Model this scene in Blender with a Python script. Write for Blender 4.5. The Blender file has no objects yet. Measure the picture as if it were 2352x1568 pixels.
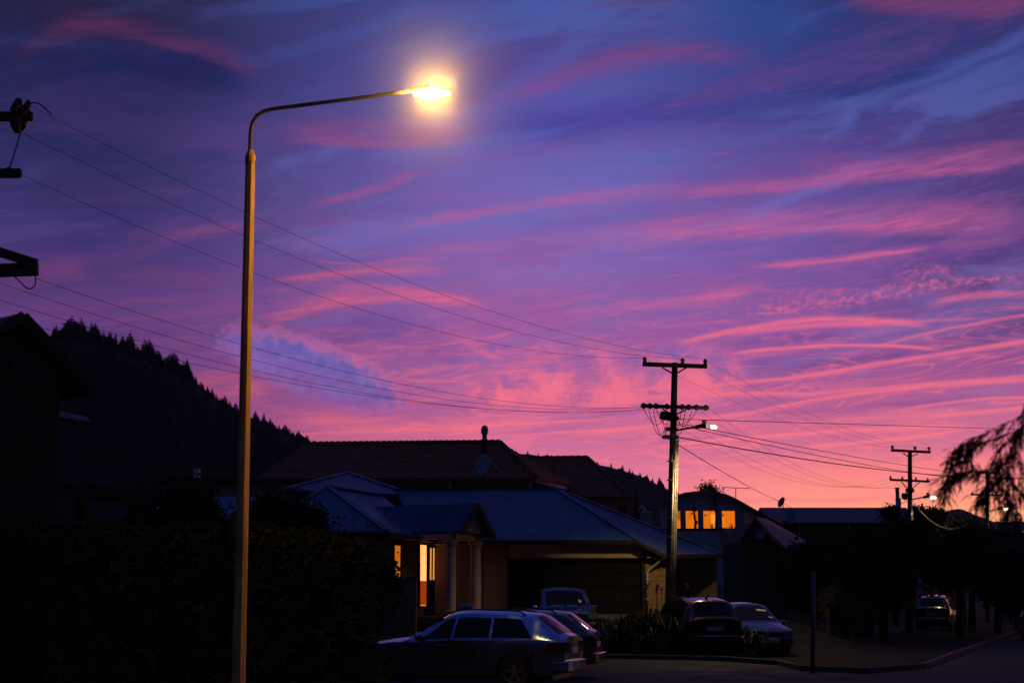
import bpy, bmesh, math, random
import numpy as np
from mathutils import Vector, Matrix

# ------------------------------------------------------------------ camera
C = bpy.context.scene.collection
scn = bpy.context.scene
TH = math.radians(10.25)
EYE = Vector((0.0, 0.0, 1.7))
cam_d = bpy.data.cameras.new('camera')
cam = bpy.data.objects.new('camera', cam_d)
C.objects.link(cam)
cam.location = EYE
cam.rotation_euler = (math.pi / 2 + TH, 0, 0)
cam_d.lens = 50.0
cam_d.sensor_width = 36.0
cam_d.clip_start = 0.1
cam_d.clip_end = 9000.0
cam_d.dof.use_dof = True
cam_d.dof.focus_distance = 50.0
cam_d.dof.aperture_fstop = 1.8
scn.camera = cam
FPX = 3267.0


def P(px, py, D):
    """The point at depth D (metres along +y) seen at photograph position px, py (2352 wide)."""
    cx = (px - 1176.0) / FPX
    cy = (784.0 - py) / FPX
    d = Vector((cx, math.cos(TH) - cy * math.sin(TH), math.sin(TH) + cy * math.cos(TH)))
    return EYE + d * (D / d.y)


def PXY(v):
    """Photograph position of a world point."""
    r = v - EYE
    f = r.y * math.cos(TH) + r.z * math.sin(TH)
    u = -r.y * math.sin(TH) + r.z * math.cos(TH)
    return 1176 + FPX * r.x / f, 784 - FPX * u / f


def AE(px, py):
    """Azimuth and elevation in degrees of a photograph position."""
    d = (P(px, py, 100.0) - EYE).normalized()
    return math.degrees(math.atan2(d.x, d.y)), math.degrees(math.asin(d.z))


# ------------------------------------------------------------------ render settings
scn.view_settings.view_transform = 'Standard'
scn.view_settings.look = 'None'
scn.view_settings.exposure = 0.0
scn.view_settings.gamma = 1.0
scn.view_settings.use_curve_mapping = False
scn.render.engine = 'CYCLES'
cy = scn.cycles
cy.max_bounces = 5
cy.diffuse_bounces = 2
cy.glossy_bounces = 3
cy.volume_bounces = 0
cy.transparent_max_bounces = 6
cy.use_denoising = True
cy.use_adaptive_sampling = True
cy.adaptive_threshold = 0.01
cy.sample_clamp_indirect = 3.0
cy.caustics_reflective = False
cy.caustics_refractive = False
cy.blur_glossy = 0.5


def lin(c):
    return tuple(((v / 255.0) / 12.92) if v <= 10.3 else (((v / 255.0) + 0.055) / 1.055) ** 2.4 for v in c)


# ------------------------------------------------------------------ sky
world = bpy.data.worlds.new('World')
scn.world = world
world.use_nodes = True
nt = world.node_tree
nt.nodes.clear()
N = nt.nodes
LK = nt.links


class G:
    """Small helper to write node trees."""

    def __init__(self, tree):
        self.t = tree

    def m(self, op, a, b=None, c=None, clamp=False):
        n = self.t.nodes.new('ShaderNodeMath')
        n.operation = op
        n.use_clamp = clamp
        for i, v in enumerate((a, b, c)):
            if v is None:
                continue
            if isinstance(v, (int, float)):
                n.inputs[i].default_value = v
            else:
                self.t.links.new(v, n.inputs[i])
        return n.outputs[0]

    def ss(self, v, a, b, lo=0.0, hi=1.0, kind='SMOOTHSTEP'):
        n = self.t.nodes.new('ShaderNodeMapRange')
        n.interpolation_type = kind
        for i, w in enumerate((v, a, b, lo, hi)):
            if isinstance(w, (int, float)):
                n.inputs[i].default_value = w
            else:
                self.t.links.new(w, n.inputs[i])
        return n.outputs[0]

    def xyz(self, x, y, z):
        n = self.t.nodes.new('ShaderNodeCombineXYZ')
        for i, v in enumerate((x, y, z)):
            if isinstance(v, (int, float)):
                n.inputs[i].default_value = v
            else:
                self.t.links.new(v, n.inputs[i])
        return n.outputs[0]

    def noise(self, vec, scale, detail=3.0, rough=0.55, dist=0.0, dim='3D'):
        n = self.t.nodes.new('ShaderNodeTexNoise')
        n.noise_dimensions = dim
        self.t.links.new(vec, n.inputs['Vector'])
        n.inputs['Scale'].default_value = scale
        n.inputs['Detail'].default_value = detail
        n.inputs['Roughness'].default_value = rough
        n.inputs['Distortion'].default_value = dist
        return n.outputs[0]

    def mix(self, f, a, b):
        n = self.t.nodes.new('ShaderNodeMix')
        n.data_type = 'RGBA'
        n.clamp_factor = True
        for s, v in ((n.inputs[0], f), (n.inputs[6], a), (n.inputs[7], b)):
            if isinstance(v, (int, float)):
                s.default_value = v
            elif isinstance(v, tuple):
                s.default_value = (*v, 1.0)
            else:
                self.t.links.new(v, s)
        return n.outputs[2]

    def ramp(self, f, stops, interp='LINEAR'):
        n = self.t.nodes.new('ShaderNodeValToRGB')
        cr = n.color_ramp
        cr.interpolation = interp
        while len(cr.elements) < len(stops):
            cr.elements.new(0.5)
        for e, (p, c) in zip(cr.elements, sorted(stops, key=lambda s: s[0])):
            e.position = p
            e.color = (*c, 1.0)
        self.t.links.new(f, n.inputs[0])
        return n.outputs[0]


w = G(nt)
tc = N.new('ShaderNodeTexCoord')
sep = N.new('ShaderNodeSeparateXYZ')
LK.new(tc.outputs['Generated'], sep.inputs[0])
az = w.m('MULTIPLY', w.m('ARCTAN2', sep.outputs[0], sep.outputs[1]), 180 / math.pi)
el = w.m('MULTIPLY', w.m('ARCSINE', sep.outputs[2]), 180 / math.pi)

# slow and fine displacement of everything that is cloud
vq = w.xyz(w.m('MULTIPLY', az, 0.22), w.m('MULTIPLY', el, 0.75), 0.0)
warp_a = w.m('SUBTRACT', w.noise(vq, 1.0, 3.0), 0.5)
v_f = w.xyz(w.m('MULTIPLY', az, 0.26), w.m('MULTIPLY_ADD', az, -0.25, w.m('MULTIPLY', el, 2.6)), 3.7)
fib = w.noise(v_f, 1.0, 4.0, 0.6, 0.35)            # long fibres
elw = w.m('MULTIPLY_ADD', warp_a, 0.75, el)
els = w.m('MULTIPLY_ADD', warp_a, 0.22, el)

# clear sky: three elevation ramps round the sunset
EL_MAX = 60.0
EE = lambda e: min(1.0, max(0.0, (e + 5) / (EL_MAX + 5)))
ramp_f = w.ss(elw, -5.0, EL_MAX, 0.0, 1.0, 'LINEAR')
LEFT = [(-5, (60, 25, 48)), (0, (125, 54, 100)), (4, (136, 60, 116)), (7, (122, 60, 126)), (10, (84, 54, 122)), (13.5, (60, 46, 110)),
        (17, (36, 36, 90)), (20.5, (26, 28, 76)), (24, (36, 26, 54)), (34, (28, 42, 98)), (60, (26, 50, 112))]
CENT = [(-5, (110, 50, 60)), (0, (228, 112, 122)), (3, (228, 116, 138)), (5, (208, 108, 148)), (7, (184, 96, 154)), (10, (150, 92, 164)),
        (13.5, (130, 98, 176)), (17, (110, 94, 176)), (20.5, (82, 82, 164)), (24, (62, 76, 150)), (34, (36, 60, 128)), (60, (28, 54, 118))]
RIGHT = [(-5, (140, 80, 50)), (0, (255, 196, 120)), (2.0, (255, 184, 118)), (3.4, (255, 156, 118)), (4.8, (238, 126, 128)), (6, (208, 106, 140)), (8, (172, 88, 150)),
         (10, (136, 80, 156)), (13.5, (108, 78, 158)), (17, (88, 68, 146)), (20.5, (38, 56, 128)), (24, (40, 49, 104)), (34, (30, 50, 108)), (60, (27, 52, 114))]
NIGHT = [(-5, (6, 6, 9)), (0, (10, 10, 20)), (12, (11, 13, 28)), (34, (17, 28, 66)), (60, (26, 50, 110))]
mk = lambda L: w.ramp(ramp_f, [(EE(e), lin(c)) for e, c in L])
base = w.mix(w.ss(az, -17.0, 1.0), mk(LEFT), mk(CENT))
base = w.mix(w.ss(az, 1.0, 14.5), base, mk(RIGHT))
edge = w.m('MULTIPLY', w.ss(az, 11.0, 21.0, 0.0, 0.75), w.ss(el, 7.0, 12.0))
base = w.mix(edge, base, lin((56, 44, 104)))
off = w.m('ABSOLUTE', w.m('SUBTRACT', az, 12.0))
night = w.ss(off, 30.0, 85.0)
base = w.mix(night, base, mk(NIGHT))

# lit cloud colour by elevation
CLOUD = [(-5, (200, 90, 70)), (0, (255, 150, 120)), (3, (255, 138, 126)), (6, (252, 118, 136)), (9, (242, 108, 140)), (12, (226, 102, 146)),
         (15, (196, 92, 148)), (18, (168, 82, 142)), (21, (132, 64, 122)), (24, (108, 52, 96)), (40, (34, 46, 104)), (60, (28, 52, 114))]
ccol = mk(CLOUD)
dimL = w.ss(az, -22.0, 2.0, 0.42, 1.0)
dimN = w.m('MULTIPLY', dimL, w.ss(off, 25.0, 80.0, 1.0, 0.1))
hm = N.new('ShaderNodeVectorMath')
hm.operation = 'SCALE'
LK.new(ccol, hm.inputs[0])
LK.new(dimN, hm.inputs[3])
ccol = hm.outputs[0]


def streak_group():
    g = bpy.data.node_groups.new('cloud_streak', 'ShaderNodeTree')
    for nm in ('az', 'el', 'xm', 'a', 'b', 'c', 'ku', 'kd', 'half', 'half_in', 'strength'):
        g.interface.new_socket(nm, in_out='INPUT', socket_type='NodeSocketFloat')
    g.interface.new_socket('f', in_out='OUTPUT', socket_type='NodeSocketFloat')
    gi = g.nodes.new('NodeGroupInput')
    go = g.nodes.new('NodeGroupOutput')
    q = G(g)
    I = {s.name: s for s in gi.outputs}
    dx = q.m('SUBTRACT', I['az'], I['xm'])
    poly = q.m('MULTIPLY_ADD', q.m('MULTIPLY_ADD', dx, I['c'], I['b']), dx, I['a'])
    d = q.m('SUBTRACT', I['el'], poly)
    mm = q.m('MAXIMUM', q.m('MULTIPLY', d, I['ku']), q.m('MULTIPLY', d, I['kd']))
    prof = q.ss(mm, 1.0, 0.0)
    ends = q.ss(q.m('ABSOLUTE', dx), I['half'], I['half_in'])
    f = q.m('MULTIPLY', q.m('MULTIPLY', prof, ends), I['strength'])
    g.links.new(f, go.inputs[0])
    return g


SG = streak_group()


def streak(p0, pm, p1, up, dn, strength, fade=0.35, e=None):
    """One band of cloud through three photograph positions; up/dn: half widths in photograph pixels."""
    (x0, y0), (x1, y1), (x2, y2) = AE(*p0), AE(*pm), AE(*p1)
    A = np.array([[1, x0 - x1, (x0 - x1) ** 2], [1, 0, 0], [1, x2 - x1, (x2 - x1) ** 2]])
    # quadratic about the middle of the span
    co = np.linalg.solve(A, np.array([y0, y1, y2]))
    xm = (x0 + x2) / 2
    s = xm - x1
    a = co[0] + co[1] * s + co[2] * s * s
    b = co[1] + 2 * co[2] * s
    half = (x2 - x0) / 2
    dp = 57.3 / FPX
    n = N.new('ShaderNodeGroup')
    n.node_tree = SG
    LK.new(az, n.inputs['az'])
    LK.new(els if e is None else e, n.inputs['el'])
    for k, v in dict(xm=xm, a=a, b=b, c=co[2], ku=1 / (up * dp), kd=-1 / (dn * dp), half=half, half_in=half * (1 - fade), strength=strength).items():
        n.inputs[k].default_value = v
    return n.outputs[0]


def gather(rows, e=None):
    acc = None
    for r in rows:
        f = streak(*r, e=e)
        if acc is None:
            acc = f
        else:
            acc = w.m('MULTIPLY_ADD', w.m('SUBTRACT', 1.0, acc), f, acc)
    return acc


SOFT = [  # broad fibrous bands
    ((80, 62), (360, 95), (640, 190), 60, 22, 0.60, 0.6),
    ((0, 150), (60, 110), (330, 75), 40, 40, 0.45, 0.8),
    ((600, 315), (850, 325), (1140, 315), 80, 18, 0.68, 0.6),
    ((1060, 275), (1260, 182), (1800, 140), 45, 46, 0.55, 0.6),
    ((1250, 14), (1400, 18), (1620, 8), 16, 14, 0.30, 0.7),
    ((1900, -20), (2150, 10), (2420, 0), 70, 42, 0.75, 0.4),
    ((672, 488), (810, 448), (1010, 385), 26, 12, 0.50, 0.6),
    ((820, 548), (1180, 478), (1640, 430), 20, 20, 0.48, 0.5),
    ((1400, 455), (1800, 425), (2380, 372), 36, 26, 0.55, 0.5),
    ((1800, 400), (2080, 388), (2450, 348), 56, 30, 0.72, 0.45),
    ((1300, 560), (1800, 520), (2450, 512), 66, 40, 0.72, 0.45),
    ((820, 600), (1180, 560), (1500, 540), 28, 26, 0.26, 0.6),
    ((600, 655), (790, 622), (1060, 628), 22, 22, 0.62, 0.5),
    ((300, 560), (470, 530), (660, 500), 26, 26, 0.25, 0.8),
    ((180, 640), (420, 640), (600, 640), 40, 30, 0.18, 0.8),
    ((560, 775), (800, 690), (1130, 722), 48, 22, 0.72, 0.45),
    ((700, 655), (930, 668), (1100, 690), 16, 16, 0.40, 0.7),
    ((1010, 770), (1080, 790), (1180, 850), 20, 22, 0.40, 0.8),
    ((560, 945), (900, 985), (1400, 930), 42, 36, 0.62, 0.5),
    ((400, 885), (500, 872), (640, 905), 34, 60, 0.70, 0.6),
    ((1380, 700), (1580, 692), (1790, 652), 26, 16, 0.58, 0.5),
    ((1690, 612), (1900, 598), (2170, 562), 18, 16, 0.66, 0.5),
    ((2110, 704), (2200, 690), (2420, 680), 17, 16, 0.75, 0.5),
    ((1380, 960), (1750, 975), (2352, 960), 40, 40, 0.30, 0.5),
    ((1950, 950), (2150, 945), (2420, 930), 16, 18, 0.35, 0.6),
    ((600, 1050), (1100, 1040), (1600, 1060), 60, 60, 0.22, 0.6),
    ((1600, 1105), (1900, 1090), (2420, 1050), 30, 40, 0.32, 0.6),
    ((1500, 1150), (1800, 1135), (2200, 1130), 14, 22, 0.45, 0.6),
    ((-60, 700), (60, 640), (250, 660), 70, 40, 0.22, 0.7),
    ((1180, 1010), (1500, 985), (1800, 990), 30, 30, 0.28, 0.7),
    ((440, 975), (700, 1010), (1000, 1040), 24, 20, 0.40, 0.6),
]
CRISP = [  # thin bright ribbons
    ((1672, 814), (1880, 793), (2170, 802), 6, 8, 0.95, 0.18),
    ((1300, 898), (1626, 885), (1960, 846), 6, 9, 0.85, 0.25),
    ((1840, 866), (2060, 828), (2420, 775), 8, 14, 0.85, 0.25),
    ((1300, 936), (1543, 909), (1910, 907), 7, 12, 0.85, 0.3),
    ((1800, 908), (2040, 888), (2420, 862), 8, 13, 0.75, 0.3),
    ((1700, 950), (1900, 914), (2420, 872), 7, 10, 0.80, 0.3),
    ((1300, 998), (1560, 968), (1790, 935), 8, 16, 0.75, 0.35),
    ((1465, 1030), (1760, 1000), (2260, 977), 7, 9, 0.85, 0.25),
    ((1810, 1029), (1999, 1011), (2240, 984), 6, 9, 0.80, 0.35),
    ((1462, 1031), (1580, 1058), (1760, 1066), 8, 6, 0.60, 0.4),
    ((1700, 1068), (1820, 1060), (1900, 1040), 8, 6, 0.55, 0.5),
    ((1960, 1076), (2120, 1061), (2420, 1056), 6, 10, 0.90, 0.3),
    ((560, 1002), (930, 986), (1480, 957), 5, 8, 0.70, 0.4),
    ((980, 1017), (1162, 1001), (1460, 983), 5, 8, 0.55, 0.4),
    ((600, 648), (760, 626), (980, 618), 5, 10, 0.55, 0.5),
    ((860, 603), (930, 596), (1010, 598), 4, 6, 0.50, 0.6),
    ((700, 590), (780, 602), (900, 601), 4, 6, 0.40, 0.6),
    ((560, 742), (760, 697), (920, 690), 5, 12, 0.50, 0.5),
    ((860, 686), (1000, 672), (1140, 722), 6, 12, 0.55, 0.5),
    ((1530, 802), (1750, 748), (2160, 752), 12, 12, 0.95, 0.30),
    ((1640, 770), (1800, 752), (2080, 742), 7, 14, 0.75, 0.40),
    ((1985, 800), (2110, 768), (2420, 715), 5, 9, 0.60, 0.30),
    ((1700, 612), (1850, 604), (2150, 566), 5, 9, 0.55, 0.5),
    ((1900, 744), (2060, 738), (2300, 728), 5, 8, 0.45, 0.5),
    ((900, 862), (980, 876), (1080, 868), 5, 7, 0.55, 0.5),
    ((1050, 900), (1130, 896), (1240, 890), 4, 6, 0.55, 0.5),
    ((1075, 792), (1110, 812), (1170, 820), 4, 7, 0.55, 0.6),
    ((1120, 862), (1160, 854), (1220, 850), 4, 7, 0.55, 0.6),
    ((2050, 945), (2180, 922), (2420, 912), 5, 8, 0.70, 0.4),
    ((2100, 960), (2220, 947), (2420, 930), 6, 9, 0.80, 0.4),
    ((1880, 970), (2000, 960), (2130, 968), 4, 6, 0.45, 0.5),
    ((1570, 1085), (1700, 1082), (1900, 1090), 5, 6, 0.35, 0.5),
    ((1640, 1105), (1850, 1100), (2100, 1082), 5, 8, 0.45, 0.5),
    ((1750, 1135), (1950, 1128), (2250, 1140), 5, 8, 0.55, 0.5),
    ((1480, 1072), (1540, 1075), (1600, 1082), 4, 5, 0.5, 0.5),
    ((1600, 350), (1640, 352), (1700, 352), 5, 5, 0.2, 0.7),
    ((640, 955), (800, 965), (960, 945), 6, 12, 0.35, 0.6),
]
soft = gather(SOFT, elw)
v_g = w.xyz(w.m('MULTIPLY', az, 0.9), w.m('MULTIPLY_ADD', az, -1.1, w.m('MULTIPLY', el, 8.5)), 1.7)
fib2 = w.noise(v_g, 1.0, 3.0, 0.65, 0.5)
fibm = w.m('MULTIPLY', w.ss(fib, 0.30, 0.68, 0.50, 1.15), w.ss(fib2, 0.28, 0.66, 0.62, 1.2))
soft = w.m('MULTIPLY', soft, fibm)
# general faint streakiness, stronger near the sunset
gen = w.ss(fib, 0.45, 0.75, 0.0, 0.34)
gen = w.m('MULTIPLY', gen, w.ss(el, 19.0, 7.0, 0.15, 1.0))
gen = w.m('MULTIPLY', gen, w.ss(az, -18.0, -8.0, 0.45, 1.0))
gen = w.m('MULTIPLY', gen, w.ss(fib2, 0.3, 0.62, 0.5, 1.3))
soft = w.m('MAXIMUM', soft, gen)
# mackerel patch: small cells along a rising band
vm = w.xyz(w.m('MULTIPLY', az, 3.0), w.m('MULTIPLY_ADD', az, -0.8, w.m('MULTIPLY', el, 5.2)), 9.1)
cells = w.noise(vm, 1.0, 3.0, 0.62, 0.6)
mack = gather([((1680, 716), (1960, 690), (2230, 636), 40, 30, 1.0, 0.35), ((2050, 655), (2240, 645), (2420, 636), 22, 18, 1.0, 0.4),
               ((2040, 632), (2120, 622), (2200, 628), 22, 22, 0.8, 0.5), ((1680, 660), (1830, 668), (2000, 655), 14, 14, 0.5, 0.5)], elw)
mack = w.m('MULTIPLY', mack, w.ss(cells, 0.40, 0.66, 0.05, 0.70))
soft = w.m('MAXIMUM', soft, mack)

col = base
# blue lenses of darker clear cloud, higher up
dark = gather([((70, 200), (330, 150), (620, 205), 66, 105, 0.90, 0.6), ((1020, 310), (1400, 275), (1900, 225), 88, 66, 0.66, 0.6),
               ((1750, 250), (2150, 170), (2550, 130), 110, 130, 0.72, 0.5)], elw)
dcol = w.mix(w.ss(az, -12.0, 2.0), lin((22, 27, 82)), lin((50, 54, 148)))
dcol = w.mix(w.ss(az, 4.0, 16.0), dcol, lin((30, 50, 118)))
col = w.mix(dark, col, dcol)
blue = gather([((1150, 380), (1350, 375), (1650, 340), 40, 45, 0.35, 0.6), ((1000, 60), (1250, 50), (1800, 30), 90, 90, 0.4, 0.7),
               ((1080, 520), (1320, 508), (1560, 478), 20, 18, 0.35, 0.6)], elw)
col = w.mix(blue, col, lin((80, 98, 176)))
teal = gather([((1500, 40), (1750, 25), (1950, 30), 70, 120, 0.62, 0.9)], elw)
col = w.mix(teal, col, lin((30, 70, 150)))
violet = gather([((1690, 838), (1900, 830), (2130, 812), 26, 34, 0.65, 0.4), ((1650, 800), (1880, 772), (2050, 778), 12, 18, 0.5, 0.4),
                 ((2080, 580), (2250, 560), (2480, 545), 14, 50, 0.40, 0.5), ((700, 790), (930, 760), (1100, 850), 60, 70, 0.45, 0.6),
                 ((1740, 960), (2000, 935), (2352, 900), 12, 18, 0.35, 0.5), ((1900, 1150), (2000, 1142), (2150, 1143), 10, 14, 0.30, 0.5),
                 ((1620, 1150), (1800, 1147), (2060, 1150), 4, 12, 0.3, 0.5)], els)
vcol = w.mix(w.ss(el, 3.0, 8.0), lin((190, 80, 120)), lin((98, 58, 140)))
col = w.mix(violet, col, vcol)
# broad veils: lavender-blue openings and mauve sheets
v_m = w.xyz(w.m('MULTIPLY', az, 0.10), w.m('MULTIPLY_ADD', az, -0.07, w.m('MULTIPLY', elw, 0.42)), 12.4)
mott = w.noise(v_m, 1.0, 5.0, 0.62, 0.5)
mamp = w.m('MULTIPLY', w.ss(el, 4.5, 9.0, 0.0, 1.0), w.m('MULTIPLY', w.ss(el, 40.0, 25.0), w.ss(off, 60.0, 30.0)))
mamp = w.m('MULTIPLY', mamp, w.ss(az, -16.0, -2.0, 0.22, 1.0))
lav = mk([(-5, (180, 120, 160)), (6, (176, 116, 172)), (10, (140, 108, 182)), (14, (118, 110, 190)), (18, (92, 102, 184)), (23, (66, 90, 170)), (60, (30, 54, 116))])
mauve = mk([(-5, (220, 100, 130)), (6, (206, 92, 142)), (10, (164, 84, 154)), (14, (134, 78, 154)), (18, (104, 68, 142)), (23, (66, 50, 116)), (60, (28, 50, 112))])
col = w.mix(w.m('MULTIPLY', w.ss(mott, 0.50, 0.68, 0.0, 0.55), mamp), col, lav)
col = w.mix(w.m('MULTIPLY', w.ss(mott, 0.50, 0.34, 0.0, 0.55), mamp), col, mauve)
soft = w.m('MAXIMUM', soft, w.m('MULTIPLY', w.m('MULTIPLY', w.ss(fib2, 0.48, 0.72, 0.0, 0.20), mamp), w.ss(mott, 0.58, 0.42, 0.3, 1.0)))
col = w.mix(soft, col, ccol)


# cumulus: ellipses with a billowing outline
vb = w.xyz(w.m('MULTIPLY', az, 1.0), w.m('MULTIPLY', el, 1.15), 1.3)
bil = w.m('SUBTRACT', w.noise(vb, 1.5, 6.0, 0.68, 0.6), 0.5)
bil2 = w.m('SUBTRACT', w.noise(vb, 0.55, 5.0, 0.62, 0.2), 0.5)


def blob(px, py, rx, ry, rot, amount, soften, e=None):
    """Soft-edged ellipse on the sky; rot in degrees, positive tilts the right end down."""
    dp = 57.3 / FPX
    x0, y0 = AE(px, py)
    dx = w.m('SUBTRACT', az, x0)
    dy = w.m('SUBTRACT', el, y0)
    c, s = math.cos(math.radians(rot)), math.sin(math.radians(rot))
    u = w.m('MULTIPLY_ADD', dx, c / (rx * dp), w.m('MULTIPLY', dy, -s / (rx * dp)))
    v = w.m('MULTIPLY_ADD', dx, s / (ry * dp), w.m('MULTIPLY', dy, c / (ry * dp)))
    r = w.m('SQRT', w.m('MULTIPLY_ADD', u, u, w.m('MULTIPLY', v, v)))
    r = w.m('MULTIPLY_ADD', bil, amount, r)
    return w.ss(r, 1.0 + soften, 1.0 - soften), v


pk = None
for a in ((1200, 872, 120, 40, 0, 1.3, 0.45), (1300, 860, 150, 60, -6, 1.2, 0.40), (1258, 815, 36, 34, 0, 1.3, 0.45), (1470, 868, 130, 58, 0, 1.0, 0.40),
          (1600, 838, 105, 52, 14, 0.8, 0.25), (1640, 856, 78, 52, 28, 0.6, 0.10), (1130, 900, 90, 30, 8, 1.2, 0.5), (1400, 905, 260, 30, 0, 0.8, 0.5)):
    b_, _v = blob(*a)
    pk = b_ if pk is None else w.m('MAXIMUM', pk, b_)
pk = w.m('MULTIPLY', pk, w.ss(bil2, -0.30, 0.12, 0.35, 0.95))
pcol = w.mix(w.ss(el, 8.2, 10.2), lin((252, 116, 142)), lin((206, 106, 158)))
pcol = w.mix(w.ss(w.m('ADD', bil, bil2), 0.10, -0.22, 0.0, 0.75), pcol, lin((166, 92, 158)))
col = w.mix(pk, col, pcol)
# shaded violet pockets in the pink cumulus
for a in ((1330, 832, 34, 26, 0, 1.2, 0.6, 0.55), (1440, 838, 36, 26, 0, 1.2, 0.6, 0.55), (1560, 806, 60, 22, 10, 0.9, 0.5, 0.70), (1645, 838, 26, 30, 30, 0.9, 0.5, 0.6), (1150, 850, 30, 20, 0, 1.2, 0.6, 0.3), (1255, 835, 24, 30, 0, 1.3, 0.6, 0.4), (1200, 880, 40, 16, 0, 1.3, 0.6, 0.35), (1500, 850, 40, 18, 0, 1.3, 0.6, 0.4)):
    b_, _v = blob(*a[:7])
    col = w.mix(w.m('MULTIPLY', b_, a[7]), col, lin((128, 86, 168)))
crisp = gather(CRISP, els)
crisp = w.m('MULTIPLY', crisp, w.ss(fib2, 0.25, 0.55, 0.72, 1.05), clamp=True)
# thin curling filaments between the ribbons
v_c = w.xyz(w.m('MULTIPLY', az, 0.20), w.m('MULTIPLY_ADD', az, -0.10, w.m('MULTIPLY', el, 1.25)), 6.6)
curl = w.noise(v_c, 1.0, 2.5, 0.5, 1.1)
fil = w.m('MAXIMUM', w.ss(w.m('ABSOLUTE', w.m('SUBTRACT', curl, 0.47)), 0.030, 0.0), w.ss(w.m('ABSOLUTE', w.m('SUBTRACT', curl, 0.58)), 0.024, 0.0))
fil = w.m('MULTIPLY', fil, w.m('MULTIPLY', w.ss(el, 13.5, 8.0), w.ss(az, -14.0, 0.0, 0.25, 0.62)))
fil = w.m('MULTIPLY', fil, w.ss(fib, 0.36, 0.62, 0.25, 1.0))
crisp = w.m('MAXIMUM', crisp, fil)
col = w.mix(crisp, col, ccol)
# the blue cumulus in front of the ribbons, its top edge caught by the pink light
vb3 = w.xyz(w.m('MULTIPLY', az, 1.0), w.m('MULTIPLY', el, 1.0), 5.2)
bil3 = w.m('SUBTRACT', w.noise(vb3, 1.9, 6.0, 0.60, 0.25), 0.5)
bil = bil3
band2, _v = blob(724, 845, 216, 62, 18, 1.0, 0.20)
band_, _v = blob(714, 854, 204, 56, 18, 1.05, 0.24)
col = w.mix(w.m('MULTIPLY', band2, 0.55), col, lin((206, 108, 166)))
slope_ = w.m('MULTIPLY_ADD', az, 0.30, el)
SL = lambda x, y: AE(x, y)[1] + 0.30 * AE(x, y)[0]
bcol = w.mix(w.ss(slope_, SL(720, 915), SL(720, 800)), lin((138, 82, 158)), lin((92, 88, 174)))
bcol = w.mix(w.ss(bil3, -0.10, 0.14, 0.0, 0.75), bcol, lin((122, 104, 184)))
bcol = w.mix(w.ss(w.m('SUBTRACT', w.noise(vb3, 3.6, 4.0, 0.6, 0.4), 0.5), 0.02, 0.2, 0.0, 0.5), bcol, lin((82, 76, 160)))
col = w.mix(w.m('MULTIPLY', band_, 0.93), col, bcol)
# the brightest band low over the set sun
hl_ = N.new('ShaderNodeVectorMath')
hl_.operation = 'SCALE'
LK.new(col, hl_.inputs[0])
LK.new(w.m('ADD', 1.0, w.m('MULTIPLY', w.ss(el, 8.5, 2.0, 0.0, 0.42), w.ss(off, 40.0, 12.0))), hl_.inputs[3])
col = hl_.outputs[0]
# ground side of the sky
col = w.mix(w.ss(el, -0.5, -6.0), col, (0.004, 0.004, 0.006))

sky = N.new('ShaderNodeTexSky')
sky.sky_type = 'NISHITA'
sky.sun_disc = False
sky.sun_elevation = math.radians(-3.0)
sky.sun_rotation = math.radians(24.0)
bg = N.new('ShaderNodeBackground')
bg2 = N.new('ShaderNodeBackground')
LK.new(sky.outputs[0], bg2.inputs[0])
bg2.inputs[1].default_value = 0.05
LK.new(col, bg.inputs[0])
bg.inputs[1].default_value = 1.0
ad = N.new('ShaderNodeAddShader')
LK.new(bg.outputs[0], ad.inputs[0])
LK.new(bg2.outputs[0], ad.inputs[1])
wo = N.new('ShaderNodeOutputWorld')
LK.new(ad.outputs[0], wo.inputs[0])

# ------------------------------------------------------------------ materials
MATS = {}


def mat(name, col, rough=0.8, metal=0.0, var=0.25, scale=6.0, bump=0.0, bscale=30.0, stretch=(1, 1, 1), spec=0.5, coat=0.0, coat_rough=0.05):
    """Principled surface whose colour wanders with two noises; optional relief."""
    if name in MATS:
        return MATS[name]
    m = bpy.data.materials.new(name)
    m.use_nodes = True
    t = m.node_tree
    b = t.nodes['Principled BSDF']
    g = G(t)
    tcn = t.nodes.new('ShaderNodeTexCoord')
    mp = t.nodes.new('ShaderNodeMapping')
    mp.inputs['Scale'].default_value = stretch
    t.links.new(tcn.outputs['Object'], mp.inputs[0])
    n1 = g.noise(mp.outputs[0], scale, 4.0, 0.6)
    d = tuple(c * (1 - var) for c in col)
    l = tuple(min(1.0, c * (1 + var)) for c in col)
    t.links.new(g.mix(g.ss(n1, 0.3, 0.7), d, l), b.inputs['Base Color'])
    b.inputs['Roughness'].default_value = rough
    if var > 0 and rough > 0.15:
        t.links.new(g.ss(n1, 0.3, 0.7, max(0.02, rough - 0.1), min(1, rough + 0.1)), b.inputs['Roughness'])
    b.inputs['Metallic'].default_value = metal
    b.inputs['Specular IOR Level'].default_value = spec
    b.inputs['Coat Weight'].default_value = coat
    b.inputs['Coat Roughness'].default_value = coat_rough
    if bump > 0:
        bn = t.nodes.new('ShaderNodeBump')
        bn.inputs['Strength'].default_value = bump
        bn.inputs['Distance'].default_value = 0.02
        t.links.new(g.noise(mp.outputs[0], bscale, 4.0, 0.6), bn.inputs['Height'])
        t.links.new(bn.outputs[0], b.inputs['Normal'])
    MATS[name] = m
    return m


def glow(name, col, strength):
    m = bpy.data.materials.new(name)
    m.use_nodes = True
    b = m.node_tree.nodes['Principled BSDF']
    b.inputs['Base Color'].default_value = (0.02, 0.02, 0.02, 1)
    b.inputs['Emission Color'].default_value = (*col, 1)
    b.inputs['Emission Strength'].default_value = strength
    MATS[name] = m
    return m


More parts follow.
